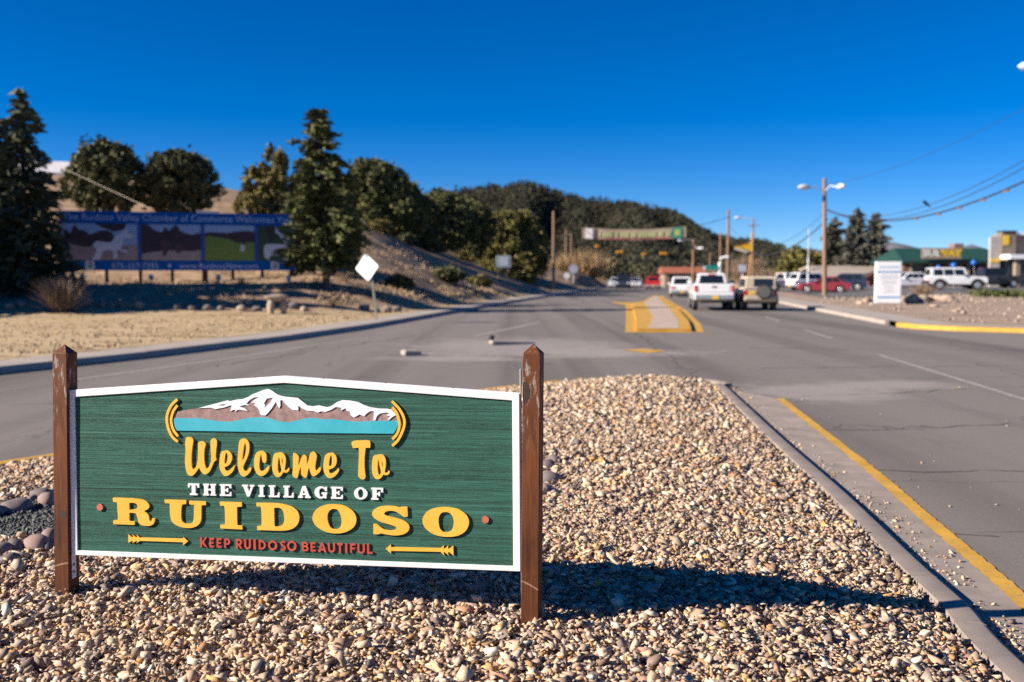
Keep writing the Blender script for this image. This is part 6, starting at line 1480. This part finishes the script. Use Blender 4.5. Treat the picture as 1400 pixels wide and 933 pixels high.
for px in (1378, 1396, 1420): part(st, 'pillar', MT['stucco_tan'], X(px), X(px + 6), -1.5, -.9, -.3, Zp(355))
# brown timber building with a sloping roof
Yb = 116.0
L2 = spot(1122, 392, Yb); zb2 = rz_(L2.x, Yb)
X = lambda px: (px - 1122) / FPX * Yb
Zp = lambda py: spot(1122, py, Yb).z - zb2
br_ = thing('timber_building', 'low brown timber building with a wide grey sloping roof behind the parked cars', 'building', (L2.x, Yb, zb2), 0)
MT['orange_wood'] = mat('stained_timber', (.36, .17, .085), (.26, .115, .055), 3, .85)
part(br_, 'wall', MT['orange_wood'], X(1128), X(1238), 2.2, 12, -.6, Zp(380))
r_ = MB(); r_.add([(X(1122), -.5, Zp(382)), (X(1150), -.5, Zp(384)), (X(1200), 1.5, Zp(371)), (X(1240), 1.5, Zp(369)), (X(1240), 7, Zp(362)), (X(1126), 7, Zp(363)), (X(1240), 13, Zp(372)), (X(1126), 13, Zp(372))], [(0, 1, 2, 5), (2, 3, 4), (2, 4, 5), (5, 4, 6, 7)])
r0_ = r_.build('roof', mat('grey_shingle', (.33, .28, .235), (.25, .21, .18), 2, .95), br_)
sm = r0_.modifiers.new('thickness', 'SOLIDIFY'); sm.thickness = .3
for k in range(5): part(br_, 'window', MT['shop_glass'], X(1160 + k * 14), X(1168 + k * 14), 2.14, 2.21, .7, 1.6)
MB().tube([(X(1149), -.6, Zp(388)), (X(1180), .2, Zp(381)), (X(1206), 1.2, Zp(371))], .22, 6).build('fascia_beam', MT['brown_wall'], br_)
p = spot(1256, 392, 103)
rb = thing('red_panel_wall', 'low brick-red panel standing left of the white off-road car', 'wall', (p.x, 103, rz_(p.x, 103)), 0)
part(rb, 'panel', flat('brick_red', (.34, .13, .095)), -.85, .85, 0, .15, .35, 1.35)
for x_ in (-.7, .7): part(rb, 'leg', MT['dark_steel'], x_ - .04, x_ + .04, .03, .12, 0, .36)
for i, (px, py, Y, lab) in enumerate(((1283, 366, 90, 'blue balloon over the rear of the white off-road car, smallest of three'), (1304, 363.5, 89, 'blue balloon over the front seats of the white off-road car'), (1331.5, 359.5, 92, 'highest blue balloon above the black pickup'))):
    c = spot(px, py, Y); d_ = [.42, .52, .52][i]; zg_ = rz_(c.x, Y)
    bl_ = thing('balloon', lab, 'balloon', (c.x, Y, zg_), 0, 'blue balloons above the parked cars')
    boulder('skin', None, None, (0, 0, c.z - zg_), (d_, d_, d_ * 1.12), MT.setdefault('balloon', mat('blue_balloon', (.015, .12, .52), None, 3, .3)), 300, 0, None, 3, .0, bl_)
    MB().tube([(0, 0, 0), (.05, 0, (c.z - zg_) * .5), (0, 0, c.z - zg_ - d_ * .5)], .012, 5).build('string', MT['white_cap'], bl_)

# ---------------------------------------------------------------- poles, lamps, wires, banner, signals
MT['pole'] = mat('utility_pole_wood', (.30, .185, .115), (.20, .12, .075), 3, .9, stretch=(1, 1, .1))
MT['lamp_grey'] = mat('lamp_housing', (.66, .66, .68), None, 4, .45)
def lamp_head(root, a_, b_, size=1.0):
    """curved arm from a to b with a cobra-head housing"""
    a_, b_ = Vector(a_), Vector(b_); m_ = a_.lerp(b_, .5) + Vector((0, 0, .25 * size))
    MB().tube([a_, a_.lerp(m_, .6) + Vector((0, 0, .06)), m_, b_], .045, 7).build('lamp_arm', MT['lamp_grey'], root, smooth=True)
    d = (b_ - a_); d.z = 0; d.normalize(); L = .95 * size
    pts = [b_ - d * .1, b_ + d * L * .15, b_ + d * L * .5, b_ + d * L * .85, b_ + d * L]
    MB().tube(pts, [.06, .15 * size, .21 * size, .15 * size, .03], 12).build('lamp_head', MT['lamp_grey'], root, smooth=True)
def pole(label, px, ytop, Y, r, zbase=None, name='utility_pole', m_='pole', group='wooden poles along the road', lean=0.0, arms=True):
    c = spot(px, ytop, Y); zb_ = 0.1 if zbase is None else zbase
    root = thing(name, label, 'pole', (c.x, Y, zb_ - .1), 0, group)
    MB().tube([(0, 0, -.3), (lean * .5, 0, (c.z - zb_) * .5), (lean, 0, c.z - zb_ + .1)], [r, r * .88, r * .72], 10).build('shaft', MT[m_], root, smooth=True)
    if arms: MB().box((lean * .92, -.12, c.z - zb_ - .8), (1.5, .1, .11)).build('cross_arm', MT[m_], root)
    return root, c
zc = rz_(spot(1135, 400, 78).x, 78)
mp_, c = pole('tall leaning brown pole with two street lamps standing before the parking lot', 1131, 244, 78.0, .19, zc, lean=-.22, group=None, arms=False)
ct = c.z - zc
lamp_head(mp_, (-.16, 0, ct - 1.1), (-1.45, -.3, ct - .62), 1.05)
lamp_head(mp_, (-.16, -.05, ct - .9), (.22, -1.7, ct - .72), 1.05)
for px, ytop, Y, r, lab, ar in ((757, 289, 112, .19, 'thick brown pole holding the left end of the street banner', False), (774, 313, 150, .16, 'brown pole just right of the banner pole', True), (781, 320, 170, .17, 'shorter brown pole behind the golden willow', False), (948, 327, 140, .19, 'brown pole behind the white car, right of the traffic signals', True), (985, 318, 150, .16, 'thin brown pole left of the tallest pole by the pickup', False), (996, 287, 118, .19, 'tall brown pole rising above the white pickup', False), (1030, 299, 128, .15, 'brown pole behind the boxy tan car with a pale lamp arm', True), (971, 345, 190, .16, 'short far pole above the white car', False)):
    q, c = pole(lab, px, ytop, Y, r, arms=ar)
    if px == 1030: lamp_head(q, (0, 0, c.z - .3), (-1.6, 0, c.z + .1), .9)
    if px == 948:
        lamp_head(q, (0, 0, c.z - .4), (-1.5, -.4, c.z - .25), .9); lamp_head(q, (0, 0, c.z - 1.5), (.6, -.4, c.z - 1.3), .9)
lp = spot(1106, 312, 96); zl_ = rz_(lp.x, 96)
q = thing('light_pole', 'slim pale grey light pole on a thicker base behind the parked cars', 'pole', (lp.x, 96, zl_), 0)
MB().tube([(0, 0, -.2), (0, 0, 3.2)], .10, 8).build('base_tube', MT['lamp_grey'], q); MB().tube([(0, 0, 3.2), (0, 0, lp.z - zl_)], .045, 8).build('shaft', MT['lamp_grey'], q)
# street lamp reaching into the frame at the upper right
lc = spot(1392, 91, 36)
q = thing('street_lamp', 'street lamp whose pale head just enters the picture at the upper right', 'street lamp', (lc.x + 2.6, 36, 0), 0)
MB().tube([(0, 0, 0), (0, 0, 6), (0, 0, lc.z - .2)], [.12, .1, .08], 10).build('shaft', MT['pole'], q)
lamp_head(q, (0, 0, lc.z - .5), (-1.75, 0, lc.z), .9)
# street banner between two poles
MT['banner'] = mat('banner_cloth', (.29, .225, .16), (.23, .17, .125), .8, .9)
bA, bB = spot(796, 311, 115), spot(938, 311, 112.5)
sagf = lambda f: -.62 * 4 * f * (1 - f) * .5
bn = thing('street_banner', 'long tan banner strung across the road with a white square and a green emblem', 'banner', bA, math.atan2(bB.y - bA.y, bB.x - bA.x))
bl_ = (bB - bA).length; bhh = 1.25
mb = MB(); nseg = 24; vs = []
for i in range(nseg + 1):
    f = i / nseg
    for d in (-.008, .008): vs += [(bl_ * f, d + .04 * math.sin(f * 21), sagf(f)), (bl_ * f, d + .04 * math.sin(f * 21) + .03, sagf(f) - bhh)]
fs = []
for i in range(nseg):
    a_ = i * 4; b_ = a_ + 4
    fs += [(a_, b_, b_ + 1, a_ + 1), (a_ + 2, a_ + 3, b_ + 3, b_ + 2), (a_, a_ + 2, b_ + 2, b_), (a_ + 1, b_ + 1, b_ + 3, a_ + 3)]
mb.add(vs, fs + [(0, 1, 3, 2), (nseg * 4, nseg * 4 + 2, nseg * 4 + 3, nseg * 4 + 1)]); cl = mb.build('cloth', MT['banner'], bn)
def bpatch(nm, f0, f1, v0, v1, m_, off=.07):
    P_ = lambda f, v, d: (bl_ * f, d + .04 * math.sin(f * 21), sagf(f) - bhh * v)
    MB().add([P_(f0, v0, -off), P_(f1, v0, -off), P_(f1, v1, -off), P_(f0, v1, -off), P_(f0, v0, -off + .02), P_(f1, v0, -off + .02), P_(f1, v1, -off + .02), P_(f0, v1, -off + .02)], [(0, 1, 2, 3), (4, 7, 6, 5), (0, 4, 5, 1), (1, 5, 6, 2), (2, 6, 7, 3), (3, 7, 4, 0)]).build(nm, m_, cl)
bpatch('white_square', .03, .105, .06, .98, flat('banner_white', (.60, .56, .56)))
bpatch('emblem', .87, .965, .02, .98, flat('banner_teal', (.05, .21, .17)))
bpatch('emblem_leaf', .895, .94, .22, .75, flat('banner_leaf', (.34, .42, .10)), .09)
bpatch('red_hem', .17, .85, .9, 1.0, flat('banner_red', (.30, .08, .10)), .06)
bpatch('dark_strip', .112, .145, .05, .95, flat('banner_dark', (.08, .06, .08)))
rnd = random.Random(12); x = .165
while x < .855:                     # blurred row of pale green characters, too soft to read
    w = rnd.uniform(.012, .021)
    if rnd.random() > .12: bpatch('character', x, x + w, .26 + rnd.uniform(0, .08), .72, flat('banner_text', (.38, .41, .19)))
    x += w + .007
cable('banner_wire', 'wire from the left banner pole to the banner top', [spot(757, 303, 112), spot(797, 311, 115)], .03, MT['wire'], 'banner wires', .1)
cable('banner_wire', 'wire from the banner top to the tall right pole', [spot(937, 311, 112.5), spot(996, 297, 118)], .03, MT['wire'], 'banner wires', .15)
# traffic signals on a span wire
MT['signal_yellow'] = mat('signal_yellow', (.62, .29, .015), None, 4, .5)
cable('span_wire', 'thin span wire carrying the yellow traffic signals', [spot(774, 331, 150), spot(948, 334, 146)], .03, MT['wire'], None, .9)
for i, (px, py, w, lab) in enumerate(((816, 337, .55, 'leftmost small yellow traffic signal on the span wire'), (847, 345, 1.05, 'widest yellow traffic signal over the oncoming lane'), (880, 348, .6, 'small yellow traffic signal between two wide ones'), (907, 347, 1.0, 'yellow traffic signal farthest right over the driving lane'))):
    c = spot(px, py, 148)
    ts = thing('traffic_signal', lab, 'traffic signal', c, 0, 'yellow signals over the road')
    MB().box((0, 0, 0), (w, .3, .42), bev=.05).build('housing', MT['signal_yellow'], ts)
    MB().tube([(0, 0, .2), (0, 0, 1.1)], .03, 5).build('hanger', MT['wire'], ts)
    for k in range(3): MB().tube([(w * (-.33 + .33 * k), -.15, 0), (w * (-.33 + .33 * k), -.3, 0)], [w * .14, w * .14], 10).build('visor', MT['signal_yellow'], ts)
# street-name sign and lamp on a mast behind the pickup
c = spot(984, 352, 96)
sm_ = thing('signal_mast', 'pale mast with a hooked lamp and a green street sign behind the pickup', 'mast', (c.x, 96, 0), 0)
MB().tube([(0, 0, 0), (0, 0, c.z - .5), (.1, 0, c.z - .1), (.45, 0, c.z), (.8, 0, c.z - .02)], [.13, .13, .13, .14, .18], 9).build('mast', MT['ms_white'], sm_, smooth=True)
gs = MB().box((-.75, -.12, spot(975, 366, 96).z), (1.15, .05, .42)).build('street_sign', flat('street_sign_green', (.01, .26, .22)), sm_)
MB().box((-1.45, -.12, spot(975, 366.5, 96).z), (.3, .05, .34)).build('sign_emblem', flat('street_sign_pale', (.55, .68, .66)), gs)
# yellow shop pole sign, tilted orange pole
c = spot(1017, 338, 132)
ys_ = thing('pole_sign', 'yellow and white shop sign on an orange slanting pole above the tan car', 'sign', (c.x, 132, .1), 0)
MB().tube([(.6, 0, -.2), (.95, 0, c.z - .9), (1.05, 0, c.z + 1.8)], .11, 8).build('pole', flat('orange_pole', (.50, .27, .08)), ys_)
MB().prism([[(-1.35, c.z - .15), (1.1, c.z + .55), (1.1, c.z - .75), (-.2, c.z - .42)]], f_at(-.25), f_at(-.05)).build('yellow_panel', flat('shop_yellow', (.80, .50, .03)), ys_)
MB().prism([[(-1.35, c.z - .2), (-.2, c.z - .47), (.55, c.z - .68), (.3, c.z - .86), (-1.1, c.z - .45)]], f_at(-.24), f_at(-.06)).build('white_panel', flat('shop_white', (.7, .66, .62)), ys_)
MB().prism([[(-1.4, c.z - .05), (.5, c.z + .38), (.5, c.z + .26), (-1.4, c.z - .13)]], f_at(-.27), f_at(-.251)).build('orange_edge', flat('shop_orange', (.70, .22, .03)), ys_)
c = spot(1015, 367, 140)
q = thing('shop_sign', 'small pale rectangular sign left above the tan car', 'sign', (c.x, 140, 0), 0)
MB().tube([(0, 0, 0), (0, 0, c.z)], .07, 6).build('pole', MT['galv'], q); MB().box((0, -.1, c.z), (1.1, .12, 1.0)).build('panel', flat('pale_sign_blue', (.45, .50, .58)), q)
c = spot(940, 371, 150)
q = thing('roof_building', 'red brown roof of a low building behind the white car', 'building', (c.x + .5, 156, 0), 0)
part(q, 'wall', MT['stucco_tan'], -3, 3, 0, 5, -.2, c.z - .1)
rr = MB(); rr.add([(-3.4, -.4, c.z - .3), (3.4, -.4, c.z - .3), (3.4, 2.5, c.z + .7), (-3.4, 2.5, c.z + .7), (3.4, 5.4, c.z - .3), (-3.4, 5.4, c.z - .3)], [(0, 1, 2, 3), (3, 2, 4, 5), (0, 3, 5), (1, 4, 2), (0, 5, 4, 1)]); rr.build('roof', flat('red_roof', (.34, .12, .07)), q)
for x_ in (-1.8, 0, 1.8): part(q, 'window', MT['shop_glass'], x_ - .5, x_ + .5, -.05, .02, .8, 1.8)
# overhead wires
pt = spot(1131, 252, 78); pm_ = spot(1132, 288, 78); pl2 = spot(1131, 300, 78)
cable('overhead_wire', 'faint top wire running from the lamp pole up out of frame', [pt, spot(1410, 144, 40)], .010, MT['wire'], 'wires off the lamp pole', .55)
cable('overhead_wire', 'upper of the two close wires right of the lamp pole', [pm_, spot(1410, 214, 40)], .016, MT['wire'], 'wires off the lamp pole', 1.25)
cable('overhead_wire', 'lower of the two close wires right of the lamp pole', [spot(1132, 289, 78), spot(1410, 224, 40)], .020, MT['wire'], 'wires off the lamp pole', 1.35)
cw_a, cw_b = spot(1132, 287, 78), spot(1412, 243, 40)
cable('overhead_cable', 'thick lashed cable with small clamps sagging right of the lamp pole', [cw_a, cw_b], .042, MT['wire'], 'wires off the lamp pole', 1.25)
for k, f in enumerate((.60, .70, .78, .86, .93)):
    q = cw_a.lerp(cw_b, f) - Vector((0, 0, 1.25 * 4 * f * (1 - f)))
    t_dir = (cw_b - cw_a).normalized()
    cl = thing('cable_clamp', ['first clamp under the lashed cable from the lamp pole', 'second clamp under the lashed cable from the lamp pole', 'third clamp under the lashed cable from the lamp pole', 'fourth clamp under the lashed cable from the lamp pole', 'last clamp under the lashed cable near the picture edge'][k], 'clamp', q, 0, 'clamps on the cable')
    MB().tube([t_dir * -.28 + Vector((0, 0, -.07)), t_dir * .28 + Vector((0, 0, -.07))], .05, 6).build('sleeve', flat('clamp_brown', (.20, .14, .12)), cl)
    MB().box((0, 0, -.03), (.06, .06, .10)).build('strap', MT['wire'], cl)
cable('overhead_cable', 'cable sagging left from the lamp pole to the far poles', [pl2, spot(996, 322, 118)], .045, MT['wire'], 'cables left of the lamp pole', 2.5)
cable('overhead_wire', 'thin wire just above the sagging cable left of the lamp pole', [spot(1131, 287, 78), spot(996, 308, 118)], .018, MT['wire'], 'cables left of the lamp pole', 2.6)
# bird on the wire
fb = .355
wa, wb_ = pm_, spot(1410, 214, 40)
# choose the wire point nearest the photographed bird column
best = min((abs((wa.lerp(wb_, f)).x / (wa.lerp(wb_, f)).y - (1262 - 700) / FPX), f) for f in np.linspace(0, 1, 400))[1]
q = wa.lerp(wb_, best) - Vector((0, 0, 1.25 * 4 * best * (1 - best)))
bd = thing('bird', 'dark bird perched on the upper wire against the sky', 'bird', q, 0)
MB().tube([(-.17, 0, .22), (-.12, 0, .24), (0, 0, .15), (.10, 0, .07), (.26, 0, -.06)], [.03, .065, .09, .06, .02], 10).build('body', flat('bird_black', (.02, .02, .025)), bd, smooth=True)

for px, py, d, m_, lab, nm in ((562, 486, (.42, .26, .13), 'sidewalk', 'broken pale kerb block lying where the worn pavement begins', 'kerb_block'), (672, 468, (.13, .12, .20), 'black_trim', 'short dark rubber stub standing in the worn pavement', 'marker_stub'), (700, 471, (1.3, .22, .10), 'sidewalk', 'low remnant of kerb beside the dark stub', 'kerb_remnant')):
    r_ = spot(px, py, 1.0) - Vector((0, 0, CAMZ)); p = r_ * (-CAMZ / r_.z) + Vector((0, 0, CAMZ))
    o = MB().box((0, 0, d[2] / 2 - .01), d, rx=.06, ry=.05, bev=.025).build(nm, MT[m_], None, label=lab, cat='kerb' if 'kerb' in nm else 'marker')
    o.location = p; o.rotation_euler = (0, 0, .5)
